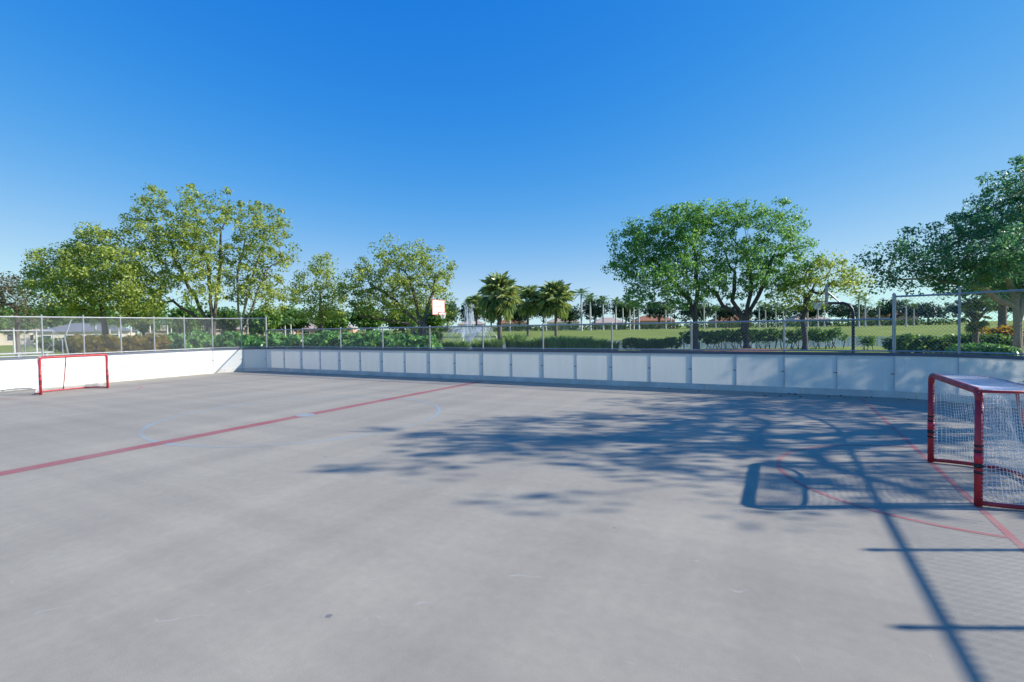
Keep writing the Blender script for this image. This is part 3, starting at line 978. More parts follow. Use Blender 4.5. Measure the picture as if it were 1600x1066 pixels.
# --- right group beyond the back wall
D = 37.5
tree('round_tree', 'green tree with forked dark trunk on the left of the paired trees', ground_at(1088, D),
     [lobe(1075, 345, 46, 26, D), lobe(1010, 375, 44, 34, D), lobe(985, 410, 32, 32, D), lobe(1060, 390, 50, 42, D), lobe(1030, 430, 46, 28, D, -1), lobe(1100, 430, 32, 32, D), lobe(1005, 455, 26, 20, D), lobe(1068, 462, 30, 18, D)],
     [[ground_at(1088, D), P(1086, 500, D), P(1078, 470, D), P(1050, 435, D), P(1020, 405, D)], [ground_at(1089, D), P(1086, 500, D), P(1090, 450, D), P(1085, 390, D)]],
     225, 130, 0.16, 0.70, M['leaf_green'], M['bark_dark'], 0.22, 21)
D = 38
tree('vase_tree', 'green tree with fanning stems on the right of the paired trees', ground_at(1166, D),
     [lobe(1135, 345, 36, 26, D), lobe(1205, 348, 44, 28, D), lobe(1245, 365, 26, 30, D), lobe(1150, 390, 40, 34, D), lobe(1220, 400, 44, 36, D), lobe(1180, 430, 48, 30, D), lobe(1130, 450, 26, 28, D), lobe(1232, 440, 32, 26, D)],
     [[ground_at(1166, D), P(1160, 500, D), P(1130, 478, D), P(1112, 450, D)], [ground_at(1166, D), P(1165, 495, D), P(1175, 440, D), P(1165, 390, D)],
      [ground_at(1167, D), P(1170, 492, D), P(1195, 440, D), P(1215, 385, D)], [ground_at(1165, D), P(1163, 500, D), P(1145, 470, D), P(1150, 410, D)]],
     210, 105, 0.16, 0.66, M['leaf_green'], M['bark_dark'], 0.20, 22, shell=0.68)
D = 37
tree('slim_tree', 'slim yellowish tree beside the right basketball hoop', ground_at(1258, D),
     [lobe(1280, 415, 34, 16, D), lobe(1258, 440, 34, 20, D), lobe(1310, 435, 32, 20, D), lobe(1335, 445, 20, 18, D), lobe(1262, 470, 30, 16, D), lobe(1225, 470, 22, 14, D)],
     [[ground_at(1258, D), P(1255, 500, D), P(1260, 470, D), P(1275, 440, D)]], 85, 62, 0.17, 0.7, M['leaf_yellow'], M['bark_dark'], 0.18, 23, shell=0.8)
D = 21
tree('live_oak', 'large dark green live oak at the right edge behind the fence', ground_at(1592, D),
     [lobe(1600, 300, 60, 40, D), lobe(1530, 360, 62, 36, D), lobe(1640, 350, 80, 70, D), lobe(1460, 390, 52, 34, D), lobe(1560, 400, 80, 44, D, -1), lobe(1395, 405, 40, 32, D, -0.5), lobe(1480, 430, 66, 28, D), lobe(1620, 430, 80, 40, D, 1),
      lobe(1380, 435, 30, 18, D), lobe(1590, 275, 34, 24, D), lobe(1570, 335, 50, 40, D, 0.6), lobe(1560, 445, 60, 22, D, 1.0)],
     [[ground_at(1592, D), P(1588, 500, D), P(1584, 440, D), P(1560, 395, D)], [ground_at(1593, D), P(1586, 480, D), P(1540, 452, D), P(1478, 440, D)], [ground_at(1594, D), P(1592, 470, D), P(1620, 400, D), P(1630, 350, D)]],
     390, 112, 0.11, 0.48, M['leaf_oak'], M['bark_pale'], 0.17, 24, sep=0.4)

# trees standing to the right of the view: their shade falls across the rink
def ell(x, y, z, rx, ry, rz): return (x, y, z, rx, ry, rz)
for i, (x, y, s, sd) in enumerate([(11.0, 15.2, 1.12, 31), (13.5, 20.5, 1.05, 32)]):
    tree('live_oak', ('live oak outside the right end wall shading the near goal', 'live oak outside the right end wall shading the back wall')[i], (x, y, 0),
         [ell(x, y, 6.6 * s, 3.0, 3.0, 1.6), ell(x - 2.2, y - 1, 5.6 * s, 2.2, 2.2, 1.2), ell(x + 2, y + 1, 5.8 * s, 2.4, 2.4, 1.2), ell(x - 0.6, y + 2.2, 5.8 * s, 2.2, 2.0, 1.2), ell(x + 0.4, y - 2.4, 5.5 * s, 2.2, 1.8, 1.0), ell(x - 0.4, y - 1.4, 7.5 * s, 1.2, 1.4, 0.5), ell(x - 1.3, y - 2.6, 7.9 * s, 1.0, 0.5, 0.15), ell(x - 2.0, y - 0.2, 8.0 * s, 0.9, 1.0, 0.15), ell(x + 0.8, y + 0.6, 8.2 * s, 1.4, 1.8, 0.7)],
         [[(x, y, 0), (x, y, 2.0), (x - 0.3, y, 3.6), (x - 0.4, y, 5)], [(x, y, 0), (x + 0.1, y, 2.0), (x + 1.2, y + 0.8, 4.2)], [(x, y, 0), (x, y - 0.1, 2.1), (x - 1.2, y - 1.0, 4.0)]],
         150, 56, 0.14, 0.52, M['leaf_oak'], M['bark_dark'], 0.24, sd, shell=0.75, sep=0.55, spray=0.05)

# --- hedges and shrubs
def bush(name, label, cat, centres, radii, per, leaf, lmat, base, seed, group=None, flat=0.8, stems=5, bmat=None):
    rng = np.random.default_rng(seed)
    base = Vector(base); b0 = np.array(base)
    g = empty(name, base, label, cat, group)
    c = np.array([np.array(q) - b0 for q in centres])
    v, f = leaf_cloud(rng, c, np.array(radii), per, leaf, flat)
    link_mesh('foliage', np_mesh('foliage', v, f), lmat, g)
    m_ = MB()
    for k in range(stems):
        t = c[int(rng.integers(len(c)))]
        st = np.array([t[0] * 0.75 + rng.normal() * 0.08, t[1] * 0.75 + rng.normal() * 0.08, -0.05])
        mid = (st + t) / 2 + rng.normal(size=3) * 0.08
        m_.tube([Vector(st), Vector(mid), Vector(t)], [0.025, 0.018, 0.008], 4, False)
    if stems: tag(m_.build('stem', bmat or M['bark'], g), kind='stuff')
    return g

def box_hedge(name, label, p0, p1, width, z0, z1, n_, leaf, lmat, seed, group=None, stems=20, per=26):
    """clipped hedge between two ground points; leaves fill a box above bare stems"""
    rng = np.random.default_rng(seed)
    p0, p1 = Vector(p0), Vector(p1)
    t = (p1 - p0).normalized(); nrm = Vector((-t.y, t.x, 0)); L = (p1 - p0).length
    cs = []
    for i in range(n_):
        u = rng.random() * L; w = (rng.random() - 0.5) * width
        z = z0 + (z1 - z0) * rng.random() ** 0.75
        z += 0.06 * math.sin(u * 2.1)
        q = p0 + t * u + nrm * w; cs.append((q.x, q.y, z + p0.z))
    g = bush(name, label, 'hedge', cs, [0.2] * n_, per, leaf, lmat, (p0 + p1) / 2, seed, group, 0.8, 0)
    m_ = MB((p0 + p1) / 2)
    for k in range(stems):
        u = L * (k + rng.random()) / stems; q = p0 + t * u + nrm * (rng.random() - 0.5) * width * 0.6
        for b_ in range(2):
            e = q + t * rng.normal() * 0.25 + nrm * rng.normal() * 0.15
            m_.tube([(q.x, q.y, q.z - 0.05), tuple((q + e) / 2 + Vector((0, 0, z0 * 0.6))), (e.x, e.y, p0.z + z1 * 0.8)], [0.03, 0.022, 0.01], 4, False)
    if stems: tag(m_.build('stem', M['bark_dark'], g), kind='stuff')
    return g

# broad-leaved shrubs right behind the back fence, left half
rs = random.Random(8)
shrubs = [(268, 521, 16, 19.5), (305, 519, 24, 19.5), (362, 519, 30, 19.0), (425, 521, 28, 18.6), (468, 524, 22, 18.6), (510, 517, 26, 18.4), (548, 520, 20, 18.3), (588, 514, 27, 18.2), (634, 521, 24, 18.0), (668, 526, 16, 18.0)]
nm = ['leftmost, by the fence corner', 'second from the left', 'third from the left', 'fourth from the left', 'fifth from the left', 'sixth from the left',
      'seventh from the left', 'tallest mound, eighth from the left', 'ninth from the left', 'rightmost and smallest, under the hoop']
for i, (px, py, rx, Y) in enumerate(shrubs):
    dirv = at(px, py, 1.0) - Vector((0, 0, CAM_H)); dep = Y / dirv.y
    top = at(px, py - 3, dep); k = dep / FPX
    R = rx * k * 1.35
    cs = []; rr = []
    for j in range(105):
        a = rs.uniform(0, 6.283); r = R * math.sqrt(rs.random()); hmax = (top.z - 0.15) * (1 - 0.35 * (r / R) ** 2)
        cs.append((top.x + r * math.cos(a), top.y + r * math.sin(a) * 0.8, 0.5 + (hmax - 0.5) * rs.random() ** 0.7)); rr.append(rs.uniform(0.18, 0.32))
    bush('broad_leaf_shrub', 'green broad leaved shrub behind the back fence, ' + nm[i], 'shrub', cs, rr, 55, 0.19, M['leaf_clusia'], (top.x, top.y, 0), 100 + i, 'shrubs behind the back fence')

# yellowish croton hedge behind the left wall
def on_x(px, py, X):
    dirv = at(px, py, 1.0) - Vector((0, 0, CAM_H)); return at(px, py, X / dirv.x)
a = on_x(112, 530, -26.2); c = on_x(258, 530, -26.2)
box_hedge('croton_hedge', 'yellowish croton hedge behind the sunlit left wall', (a.x, a.y, 0), (c.x, c.y, 0), 1.1, 0.3, 1.75, 420, 0.15, M['leaf_croton'], 140, stems=22)

# low clipped hedges on the lake bank
hd = [('long clipped hedge with bare stems under the paired trees', 1066, 1318, 38.5, 0.55, 1.45, 520, 34),
      ('dark square hedge left of the small palm by the lake', 1395, 1486, 29, 0.15, 1.05, 300, 14),
      ('low dark hedge left of the forked tree', 975, 1062, 39.5, 0.1, 0.85, 260, 10)]
for i, (lab, xa, xb, dep, z0, z1, n_, st) in enumerate(hd):
    box_hedge('clipped_hedge', lab, ground_at(xa, dep), ground_at(xb, dep), 1.3, z0, z1, n_, 0.15, M['leaf_hedge'], 150 + i, 'hedges on the lake bank', st)
c = ground_at(1358, 34)
bush('clipped_shrub', 'small lone round shrub against the lake', 'shrub', [(c.x + rs.gauss(0, 0.22), c.y + rs.gauss(0, 0.25), 0.4 + 0.55 * rs.random()) for _ in range(30)], [0.22] * 30, 26, 0.13, M['leaf_hedge'], c, 160)
c0, c1 = ground_at(1490, 24), ground_at(1600, 22)
box_hedge('flower_hedge', 'dark hedge under the orange crotons', ground_at(1490, 25.5), ground_at(1602, 24.5), 1.0, 0.25, 1.15, 260, 0.13, M['leaf_hedge'], 161, stems=10)
box_hedge('low_shrub_row', 'light green low shrub row before the live oak', ground_at(1488, 20.5), ground_at(1584, 19.5), 0.9, 0.2, 0.85, 260, 0.13, M['leaf_clusia'], 162, stems=10)
for i, (px, dep) in enumerate([(1552, 26.2), (1582, 26.0)]):
    c = ground_at(px, dep)
    bush('croton_bush', ('orange and yellow croton bush left of the oak trunk, left one', 'orange and yellow croton bush close to the oak trunk')[i], 'shrub',
         [(c.x + rs.gauss(0, 0.35), c.y + rs.gauss(0, 0.3), 1.05 + 0.5 * rs.random()) for _ in range(26)], [0.22] * 26, 22, 0.16, M['leaf_orange'], c, 165 + i, 'orange crotons')

# ornamental grass mounds on the lake bank
def tuft(name, label, c, R, h, n_, seed, group):
    rng = np.random.default_rng(seed)
    g = empty(name, c, label, 'grass clump', group)
    a = rng.random(n_) * 6.283; r0 = R * 0.75 * np.sqrt(rng.random(n_)); hh = h * (0.6 + 0.5 * rng.random(n_))
    lean = R * (0.2 + 0.6 * rng.random(n_))
    base = np.stack([r0 * np.cos(a), r0 * np.sin(a), np.zeros(n_)], 1)
    a2 = a + rng.normal(size=n_) * 0.5
    out = np.stack([np.cos(a2), np.sin(a2), np.zeros(n_)], 1)
    side = np.stack([-np.sin(a2), np.cos(a2), np.zeros(n_)], 1) * 0.035
    mid = base + out * (lean * 0.35)[:, None] + np.array([0, 0, 1]) * (hh * 0.75)[:, None]
    tip = base + out * lean[:, None] + np.array([0, 0, 1]) * hh[:, None]
    v = np.empty((n_, 6, 3)); v[:, 0] = base - side; v[:, 1] = base + side; v[:, 2] = mid + side; v[:, 3] = mid - side; v[:, 4] = tip + side * 0.2; v[:, 5] = tip - side * 0.2
    i0 = np.arange(n_)[:, None] * 6
    f = np.concatenate([i0 + np.array([[0, 1, 2, 3]]), i0 + np.array([[3, 2, 4, 5]])])
    link_mesh('blades', np_mesh('blades', v.reshape(-1, 3), f), M['tuft'], g)
tf = [(703, 42, 1.0), (722, 41, 1.0), (752, 42, 1.3), (772, 41, 1.1), (806, 42, 1.5), (828, 41, 1.2), (846, 41, 1.4), (868, 40, 1.6), (890, 40, 1.5), (912, 40, 1.3), (932, 40, 1.4), (952, 40, 1.3)]
for i, (px, dep, s) in enumerate(tf):
    tuft('ornamental_grass', nth([q[0] for q in tf], i, 'grass clump', 'on the lake bank between fountain and clipped hedge'), ground_at(px, dep, 0.0), 0.70 * s, 0.80 * s * rs.uniform(0.7, 1.2), 340, 170 + i, 'ornamental grasses on the lake bank')

# mulch beds
def bed(label, px, dep, rx, ry, z=0.05):
    c = dl(dep, (px - 800) / FPX * dep)
    vs = []
    rb = random.Random(px)
    ring = [(1.0, 0.0), (0.8, 0.09), (0.4, 0.17)]
    for f_, h in ring:
        for k in range(28):
            a_ = 2 * math.pi * k / 28; q = f_ * (1 + 0.08 * math.sin(3 * a_) + rb.uniform(-0.04, 0.04))
            p = c + dl(ry * q * math.sin(a_), rx * q * math.cos(a_)); vs.append((p.x, p.y, z - 0.06 + h))
    vs.append((c.x, c.y, z + 0.14))
    fs = []
    for r_ in range(2):
        for k in range(28):
            k2 = (k + 1) % 28; fs.append((r_ * 28 + k, r_ * 28 + k2, r_ * 28 + 28 + k2, r_ * 28 + 28 + k))
    for k in range(28): fs.append((56 + k, 56 + (k + 1) % 28, 84))
    me = bpy.data.meshes.new('mulch_bed'); me.from_pydata(vs, [], fs); me.update()
    tag(link_mesh('mulch_bed', me, M['mulch']), label, kind='structure')
bed('orange mulch bed under the near fan palm', 790, 41.0, 3.0, 1.8)
bed('brown mulch bed under the paired trees', 1128, 37.0, 6.0, 1.6, 0.02)
bed('mulch bed under the live oak', 1590, 20.5, 2.6, 1.8, 0.0)

# --- palms
def fan_leaf_mesh(seed, R=1.0, nb=18):
    rg = random.Random(seed)
    vs = []; fs = []
    def add(a, b): 
        i = len(vs); vs.extend(a); fs.extend([tuple(x + i for x in q) for q in b])
    add([(0, -0.018, 0), (0, 0.018, 0), (0.9 * R, 0.012, 0.06), (0.9 * R, -0.012, 0.06)], [(0, 1, 2, 3)])
    for k in range(nb):
        a = math.radians(-115 + 230 * k / (nb - 1)); L = R * (0.78 + 0.3 * math.cos(a * 0.7)) * rg.uniform(0.9, 1.08)
        c = Vector((0.9 * R, 0, 0.06)); d = Vector((math.cos(a), math.sin(a), 0)); sd = Vector((-d.y, d.x, 0)) * (0.07 * R)
        m1 = c + d * L * 0.55 + Vector((0, 0, 0.05)); tip = c + d * L * 0.98 + Vector((0, 0, -0.30 * R * rg.uniform(0.7, 1.3)))
        add([c, m1 - sd + Vector((0, 0, -0.03)), m1 + sd + Vector((0, 0, 0.03)), tip], [(0, 1, 3), (0, 3, 2)])
    me = bpy.data.meshes.new('frond'); me.from_pydata([tuple(v) for v in vs], [], fs); me.update()
    me.materials.append(M['palm_leaf'])
    return me
fan_meshes = [fan_leaf_mesh(s) for s in range(4)]

def fan_palm(label, base, H, R, n_, seed, trunk_r=0.19, group='fan palms by the lake'):
    rg = random.Random(seed)
    g = empty('fan_palm', base, label, 'palm tree', group)
    m_ = MB()
    prof = []
    for i in range(24):
        z = H * i / 23; prof.append((trunk_r * (1.35 - 0.35 * min(1, z / 0.6)) * (1 + 0.10 * (i % 2)), z))
    m_.lathe((0, 0, 0), prof, 9); m_.build('trunk', M['palm_trunk'], g, True)
    for k in range(n_):
        t = (k + 0.5) / n_
        el = math.radians(82 - 140 * t + rg.uniform(-8, 8)); az = k * 2.39996 + rg.uniform(-0.3, 0.3)
        o = bpy.data.objects.new('frond', fan_meshes[k % 4]); COL.objects.link(o); o.parent = g
        o.location = (0, 0, H + 0.15 - 0.5 * t)
        o.rotation_euler = (rg.uniform(-0.5, 0.5), -el, az)
        s = R / 1.85 * rg.uniform(0.88, 1.1); o.scale = (s, s, s)
    # skirt of old stalks
    m_ = MB()
    for k in range(22):
        a_ = rg.uniform(0, 6.283); z = H - rg.uniform(0.1, 0.9)
        m_.tube([(trunk_r * math.cos(a_), trunk_r * math.sin(a_), z), ((trunk_r + 0.25) * math.cos(a_), (trunk_r + 0.25) * math.sin(a_), z + 0.35)], [0.035, 0.02], 4)
    m_.build('leaf_boots', M['palm_trunk'], g)

def palm_at(label, px, dep, z0, py_crown, rpx, n_, seed, tr=0.19):
    b_ = ground_at(px, dep, z0); c_ = at(px, py_crown, dep)
    fan_palm(label, b_, c_.z - z0, rpx * dep / FPX, n_, seed, tr)
palm_at('near fan palm standing on the orange mulch bed', 781, 42.5, 0.0, 462, 36, 44, 1)
palm_at('middle fan palm of the three across the lake', 825, 106, 0.05, 471, 26, 34, 2, 0.25)
palm_at('fullest fan palm, right one of the three', 869, 104, 0.05, 470, 31, 46, 3, 0.3)
palm_at('small fan palm with pale trunk before the crotons', 1524, 23, 0.0, 489, 24, 13, 4, 0.11)
palm_at('thin fan palm left of the near fan palm', 745, 108, 0.05, 478, 19, 26, 5, 0.18)
palm_at('brown trunked fan palm whose head hides in the live oak', 1566, 31, 0.0, 440, 40, 26, 6, 0.2)

# royal palms across the lake: one built, the rest copied with their fronds
def royal_palm():
    g = empty('royal_palm', (0, 0, 0))
    m_ = MB(); m_.lathe((0, 0, 0), [(0.34, -0.2), (0.30, 0.5), (0.22, 2), (0.23, 4), (0.18, 7.4)], 9); m_.build('trunk', M['royal_trunk'], g, True)
    m_ = MB(); m_.lathe((0, 0, 7.4), [(0.18, 0), (0.17, 0.8), (0.08, 1.4)], 8); m_.build('crownshaft', M['royal_leaf'], g, True)
    vs = []; fs = []
    L = 2.9
    def spine(t): return Vector((L * (t - 0.18 * t * t), 0, 0.95 * t - 1.9 * t * t))
    for k in range(22):
        t = 0.12 + 0.86 * k / 21; p = spine(t); w = 0.62 * math.sin(math.pi * min(1, t * 0.9 + 0.12))
        for s in (-1, 1):
            i = len(vs); q = p + Vector((0.18, s * w, -0.28 * w - 0.05))
            vs += [tuple(p + Vector((-0.06, 0, 0))), tuple(p + Vector((0.06, 0, 0))), tuple(q)]; fs.append((i, i + 1, i + 2))
    for k in range(6):
        a_, b_ = spine(k / 6), spine((k + 1) / 6); i = len(vs)
        vs += [(a_.x, -0.035, a_.z), (a_.x, 0.035, a_.z), (b_.x, 0.03, b_.z), (b_.x, -0.03, b_.z)]; fs.append((i, i + 1, i + 2, i + 3))
    me = bpy.data.meshes.new('frond'); me.from_pydata(vs, [], fs); me.update(); me.materials.append(M['royal_leaf'])
    rg = random.Random(4)
    for k in range(14):
        o = bpy.data.objects.new('frond', me); COL.objects.link(o); o.parent = g
        o.location = (0, 0, 8.5)
        o.rotation_euler = (0, -math.radians(62 - 88 * (k + 0.5) / 14 + rg.uniform(-8, 8)), k * 2.39996)
    return g
royals = [(908, 452, 172), (922, 459, 165), (942, 464, 168), (962, 466, 172), (973, 472, 180), (984, 474, 168), (990, 470, 176), (998, 466, 166), (1040, 476, 172), (1048, 480, 182), (1100, 470, 165), (1118, 478, 178), (1186, 470, 168), (1196, 474, 176), (1212, 472, 166), (1224, 478, 180),
          (1262, 474, 170), (1278, 470, 166), (1288, 476, 178), (1342, 462, 150), (1352, 466, 156), (1374, 472, 160), (1416, 468, 140), (1428, 474, 150), (796, 470, 175), (758, 476, 182), (853, 478, 176)]
rp = royal_palm()
for i, (px, py, dep) in enumerate(royals):
    c_ = at(px, py, dep); z0 = 0.68
    s = (c_.z - z0) / 9.6
    lab = nth([q[0] for q in royals], i, 'pale trunked royal palm', 'in the row across the lake')
    if i == 0: lab = 'tallest royal palm across the lake, clear under open sky'
    o = rp if i == 0 else copy_thing(rp, (0, 0, 0))
    o.location = (c_.x, c_.y, z0); o.scale = (s, s, s); o.rotation_euler.z = rs.uniform(0, 6.28)
    tag(o, lab, 'palm tree', 'royal palms across the lake')

# --- far hedges, trees and houses
fh = [('far clipped hedge left of the fountain', 640, 735, 178, 1.8), ('far clipped hedge behind the fan palms', 738, 905, 184, 1.9), ('far clipped hedge behind the royal palms', 908, 1065, 180, 2.0),
      ('far clipped hedge behind the paired trees', 1070, 1300, 184, 2.0), ('far clipped hedge behind the right basketball hoop', 1302, 1490, 176, 2.1)]
for i, (lab, xa, xb, dep, h) in enumerate(fh):
    box_hedge('far_hedge', lab, ground_at(xa, dep, 0.6), ground_at(xb, dep, 0.6), 1.6, 0.1, h, 420 + (xb - xa) * 3, 0.30, M['leaf_hedge'], 200 + i, 'hedges at the far edge of the lawn', 0, 16)

def far_tree(label, px, py_top, wpx, dep, seed, mat='leaf_far', z0=0.6):
    b_ = ground_at(px, dep, z0)
    T = at(px, py_top, dep).z
    w = wpx * dep / FPX / 2
    H = T - z0
    b3 = Vector((b_.x, b_.y, z0))
    rg = random.Random(seed)
    lb = [(b_.x + rg.uniform(-0.5, 0.5) * w * CR[0], b_.y + rg.uniform(-0.5, 0.5) * w * CR[1], z0 + H * rg.uniform(0.52, 0.72), w * 0.62, w * 0.5, H * 0.26) for _ in range(4)]
    lb.append((b_.x, b_.y, z0 + H * 0.64, w * 0.8, w * 0.6, H * 0.30))
    st = [b3, b3 + Vector((0, 0, H * 0.25)), b3 + Vector((0.2, 0, H * 0.5))]
    tree('far_tree', label, b3, lb, [st], 105, 42, 0.62, 1.5, M[mat], M['bark_dark'], 0.3, seed, 'trees beyond the far hedge', sep=0.8)
fars = [(700, 468, 46, 175), (735, 466, 40, 185), (768, 462, 52, 190), (812, 470, 50, 195), (850, 462, 46, 200), (890, 478, 40, 205), (930, 462, 62, 192), (978, 462, 70, 188), (1030, 466, 70, 195), (1085, 470, 70, 190), (1140, 474, 76, 198),
        (1200, 474, 80, 190), (1262, 470, 80, 194), (1325, 470, 84, 188), (1392, 466, 84, 192), (1450, 470, 80, 186), (1520, 462, 90, 184), (1590, 460, 100, 180)]
for i, (px, py, w, dep) in enumerate(fars):
    far_tree(nth([q[0] for q in fars], i, 'dark round tree', 'in the belt beyond the lake and far hedge'), px, py, w, dep, 300 + i)
lefts = [(-20, 470, 60, 92), (35, 480, 60, 100), (100, 474, 70, 104), (160, 478, 60, 98), (225, 474, 70, 106), (290, 480, 60, 100), (350, 484, 60, 108), (410, 484, 60, 104), (455, 482, 56, 112), (520, 486, 60, 110), (575, 482, 60, 114), (630, 482, 56, 118), (672, 480, 50, 124)]
for i, (px, py, w, dep) in enumerate(lefts):
    far_tree(nth([q[0] for q in lefts], i, 'dark low tree', 'in the row beyond the tall left trees'), px, py, w, dep, 330 + i, 'leaf_hedge', 0.2)

# dark shrub belt between the left trees and the houses
for i, (lab, xa, xb, dep, h) in enumerate([('dark shrub row behind the croton hedge at left', 60, 262, 58, 1.5), ('dark shrub row under the tallest left tree', 262, 400, 60, 1.45),
                                           ('dark shrub row under the small left tree', 400, 560, 62, 1.5), ('dark shrub row behind the left basketball hoop', 560, 690, 64, 1.5)]):
    box_hedge('shrub_row', lab, ground_at(xa, dep), ground_at(xb, dep), 2.2, 0.1, h, 420, 0.26, M['leaf_hedge'], 240 + i, 'shrub rows beyond the left trees', 8, 22)

def house(label, px, dep, W, Dp, eave, ridge, wall, roof, z0=0.6, rz=None, wins=3):
    c = ground_at(px, dep, z0)
    g = empty('house', c, label, 'house', 'houses beyond the park', (0.4935 if rz is None else rz))
    m_ = MB(); m_.box((0, 0, eave / 2), (W, Dp, eave)); m_.build('wall', M[wall], g)
    o_ = 0.5; hw, hd = W / 2 + o_, Dp / 2 + o_; rl_ = max(0.5, W / 2 - Dp / 2)
    m_ = MB()
    m_.add([(-hw, -hd, eave), (hw, -hd, eave), (hw, hd, eave), (-hw, hd, eave), (-rl_, 0, ridge), (rl_, 0, ridge)],
           [(0, 1, 5, 4), (1, 2, 5), (2, 3, 4, 5), (3, 0, 4), (3, 2, 1, 0)])
    m_.build('roof', M[roof], g)
    m_ = MB(); m_.box((-hw * 0.2, -hd, eave - 0.12), (2 * hw, 0.08, 0.2)); 
    for k in range(wins):
        x = -W / 2 + W * (k + 0.5) / wins
        m_ = MB(); m_.box((x, -Dp / 2 - 0.03, eave * 0.52), (1.5, 0.08, 1.3)); f_ = m_.build('window', M['wall_white'], g)
        m_ = MB(); m_.box((x, -Dp / 2 - 0.075, eave * 0.52), (1.28, 0.03, 1.08)); m_.build('pane', M['glass'], f_)
    return g
house('cream house with red tiled roof behind the middle fan palm', 800, 220, 13, 9, 3.4, 5.8, 'wall_cream', 'roof_red', wins=4)
house('white house with pale roof right of the fan palms', 880, 229, 14, 9, 3.6, 6.0, 'wall_white', 'roof_pink', wins=4)
house('white house seen just right of the fountain', 738, 224, 12, 9, 3.2, 5.4, 'wall_white', 'roof_pink', wins=3)
house('terracotta house behind the royal palms', 1020, 224, 17, 9, 3.6, 6.0, 'wall_peach', 'roof_red', wins=4)
house('pink roofed house at the left end of the royal palms', 950, 228, 14, 9, 3.0, 5.4, 'wall_cream', 'roof_pink', wins=4)
house('terracotta house behind the vase shaped tree', 1140, 230, 16, 9, 3.2, 5.6, 'wall_peach', 'roof_red', wins=4)
house('peach house behind the right basketball hoop', 1385, 214, 20, 9, 4.2, 6.4, 'wall_peach', 'roof_red', wins=5)
house('cream house behind the long clipped hedge', 1260, 228, 16, 9, 3.2, 5.6, 'wall_cream', 'roof_pink', wins=4)
house('pale pink roofed house behind the tallest left tree', 300, 118, 18, 9, 2.5, 4.1, 'wall_cream', 'roof_pink', 0.0, 0.9, 5)
house('pale pink roofed house behind the airy left tree', 402, 124, 18, 9, 2.5, 4.2, 'wall_cream', 'roof_pink', 0.0, 0.8, 5)
house('grey slate roofed house behind the croton hedge', 140, 92, 13, 9, 2.4, 4.0, 'wall_cream', 'roof_grey', 0.0, 1.0, 4)
house('cream house at the far left edge', 10, 100, 13, 9, 2.8, 4.6, 'wall_cream', 'roof_pink', 0.0, 1.1, 4)
house('pink roofed house behind the small left tree', 505, 130, 16, 9, 2.5, 4.3, 'wall_peach', 'roof_pink', 0.0, 0.7, 5)

# slender young palms (bare pale trunks) beyond the left hedge
young = [(22, 52), (57, 55), (150, 50), (172, 54), (186, 50), (205, 56), (235, 52), (262, 50), (268, 56), (455, 58), (446, 60)]
for i, (px, dep) in enumerate(young):
    o = copy_thing(rp, ground_at(px, dep, 0.0), rs.uniform(0, 6.28), 0.33 + 0.05 * rs.random(), nth([q[0] for q in young], i, 'slim young palm', 'beyond the hedges at left'))
    o['group'] = 'young palms at left'

# --- fountain
def fountain():
    c = ground_at(733, 64, -0.32)
    g = empty('fountain', c, 'white water fountain spraying up from the lake left of the fan palms', 'fountain')
    m_ = MB(); m_.lathe((0, 0, -0.1), [(0.0, 0.28), (0.5, 0.28), (0.62, 0.12), (0.62, -0.2)], 14); m_.build('float', M['bolt'], g)
    rg = random.Random(6)
    def jets(name, n_, vz, vr, r0, spread, thick):
        m2 = MB()
        for k in range(n_):
            a_ = rg.uniform(0, 6.283); v = vz * rg.uniform(1 - spread, 1 + spread); w = vr * rg.uniform(0.55, 1.1)
            T = 2 * v / 9.8 * rg.uniform(0.55, 0.98)
            pts = []
            for j in range(9):
                t = T * j / 8; r = r0 + w * t
                pts.append((r * math.cos(a_), r * math.sin(a_), 0.2 + v * t - 4.9 * t * t))
            m2.tube(pts, [thick * (0.5 + 1.3 * j / 8) for j in range(9)], 4, False)
        for k in range(n_ * 14):                       # drops
            a_ = rg.uniform(0, 6.283); v = vz * rg.uniform(1 - spread, 1 + spread); t = 2 * v / 9.8 * rg.uniform(0.2, 0.98); r = r0 + vr * rg.uniform(0.5, 1.15) * t
            p = Vector((r * math.cos(a_), r * math.sin(a_), 0.2 + v * t - 4.9 * t * t)); s = rg.uniform(0.015, 0.045)
            m2.add([p + Vector((s, 0, 0)), p + Vector((-s, s, 0)), p + Vector((-s, -s, 0)), p + Vector((0, 0, 2 * s))], [(0, 1, 2), (0, 1, 3), (1, 2, 3), (2, 0, 3)])
        m2.build(name, M['spray'], g)
    jets('spray_cone', 90, 6.2, 2.9, 0.1, 0.12, 0.016)
    jets('spray_column', 26, 9.4, 0.35, 0.25, 0.08, 0.018)
fountain()

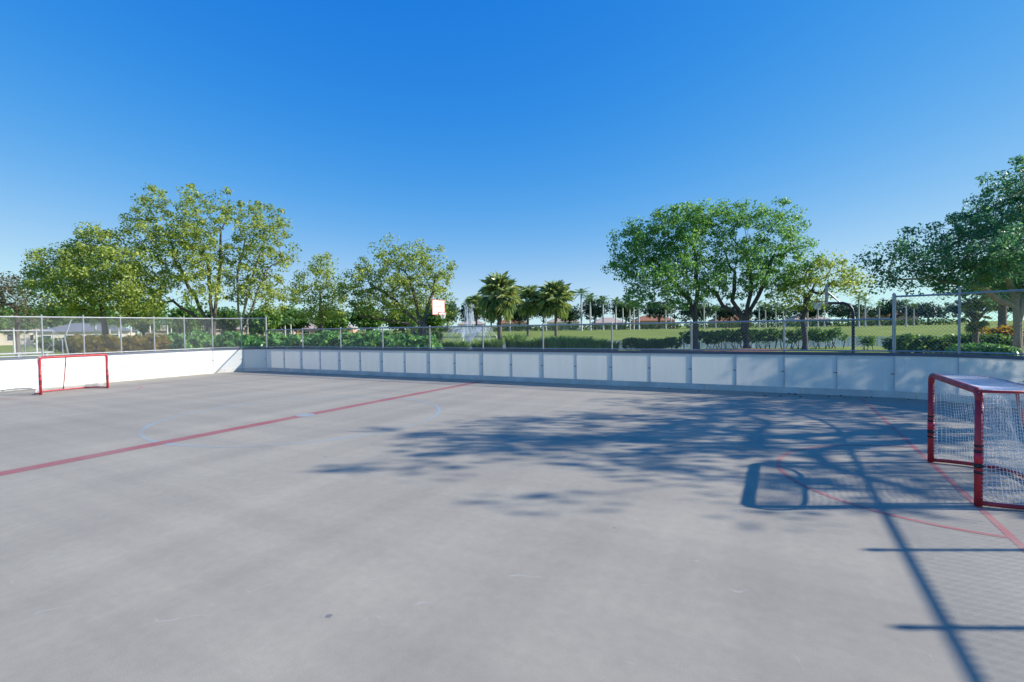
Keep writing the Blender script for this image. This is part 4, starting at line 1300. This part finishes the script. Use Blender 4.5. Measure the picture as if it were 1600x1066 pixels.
# --- players' enclosure and benches behind the left wall
g = empty('player_box_fence', on_x(40, 530, -25.0).xy.to_3d(), 'low grey fence with a sloping end behind the left wall', 'fence')
o = Vector(g.location)
X = -25.6
ya, yb, yc = on_x(-10, 512, X).y, on_x(82, 512, X).y, on_x(97, 524, X).y
zt = 2.10; zl = 1.70
m_ = MB(o); m_.tube([(X, ya, zt), (X, yb, zt), (X, yc, zl)], 0.020, 7); m_.build('top_rail', M['galv'], g)
for y_, z_ in ((ya, zt), ((ya + yb) / 2, zt), (yb, zt), (yc, zl)):
    m_ = MB(o); m_.tube([(X, y_, -0.05), (X, y_, z_)], 0.022, 8); m_.build('post', M['galv'], g)
m_ = MB(o)
y_ = ya
while y_ < yc - 1.0:
    for sg in (1, -1):
        m_.tube([(X, y_ if sg > 0 else y_ + 1.0, 0.9), (X, y_ + 1.0 if sg > 0 else y_, 1.9 if y_ + 1 < yb else 1.7)], 0.003, 3, False)
    y_ += 0.088
m_.build('wire_mesh', M['wire'], g)
for i, (z_, X2) in enumerate([(0.92, -24.6), (1.25, -25.2)]):
    lab = ('lower aluminium bench plank behind the left wall', 'upper aluminium bench plank behind the left wall')[i]
    y0, y1 = on_x(-30, 550, X2).y, on_x(80, 550, X2).y
    g = empty('bench', (X2, (y0 + y1) / 2, 0), lab, 'bench', 'benches behind the left wall')
    L = y1 - y0
    m_ = MB(); m_.box((0, 0, z_), (0.28, L, 0.05)); m_.build('seat', M['alu'], g)
    for s in (-1, 0, 1):
        m_ = MB(); m_.box((0, s * L * 0.42, (z_ - 0.03) / 2), (0.22, 0.06, z_ - 0.05)); m_.build('leg', M['galv'], g)
a = on_x(107, 556, -24.8); c = on_x(101, 528, -24.8); e = on_x(111, 500, -24.8)
g = empty('bent_pole', (a.x, a.y, 0), 'thin bent white pole behind the left goal', 'pole')
m_ = MB((a.x, a.y, 0)); m_.tube([(a.x, a.y, 0), tuple(a), tuple(c), tuple(e)], 0.026, 7); m_.build('tube', M['galv'], g)
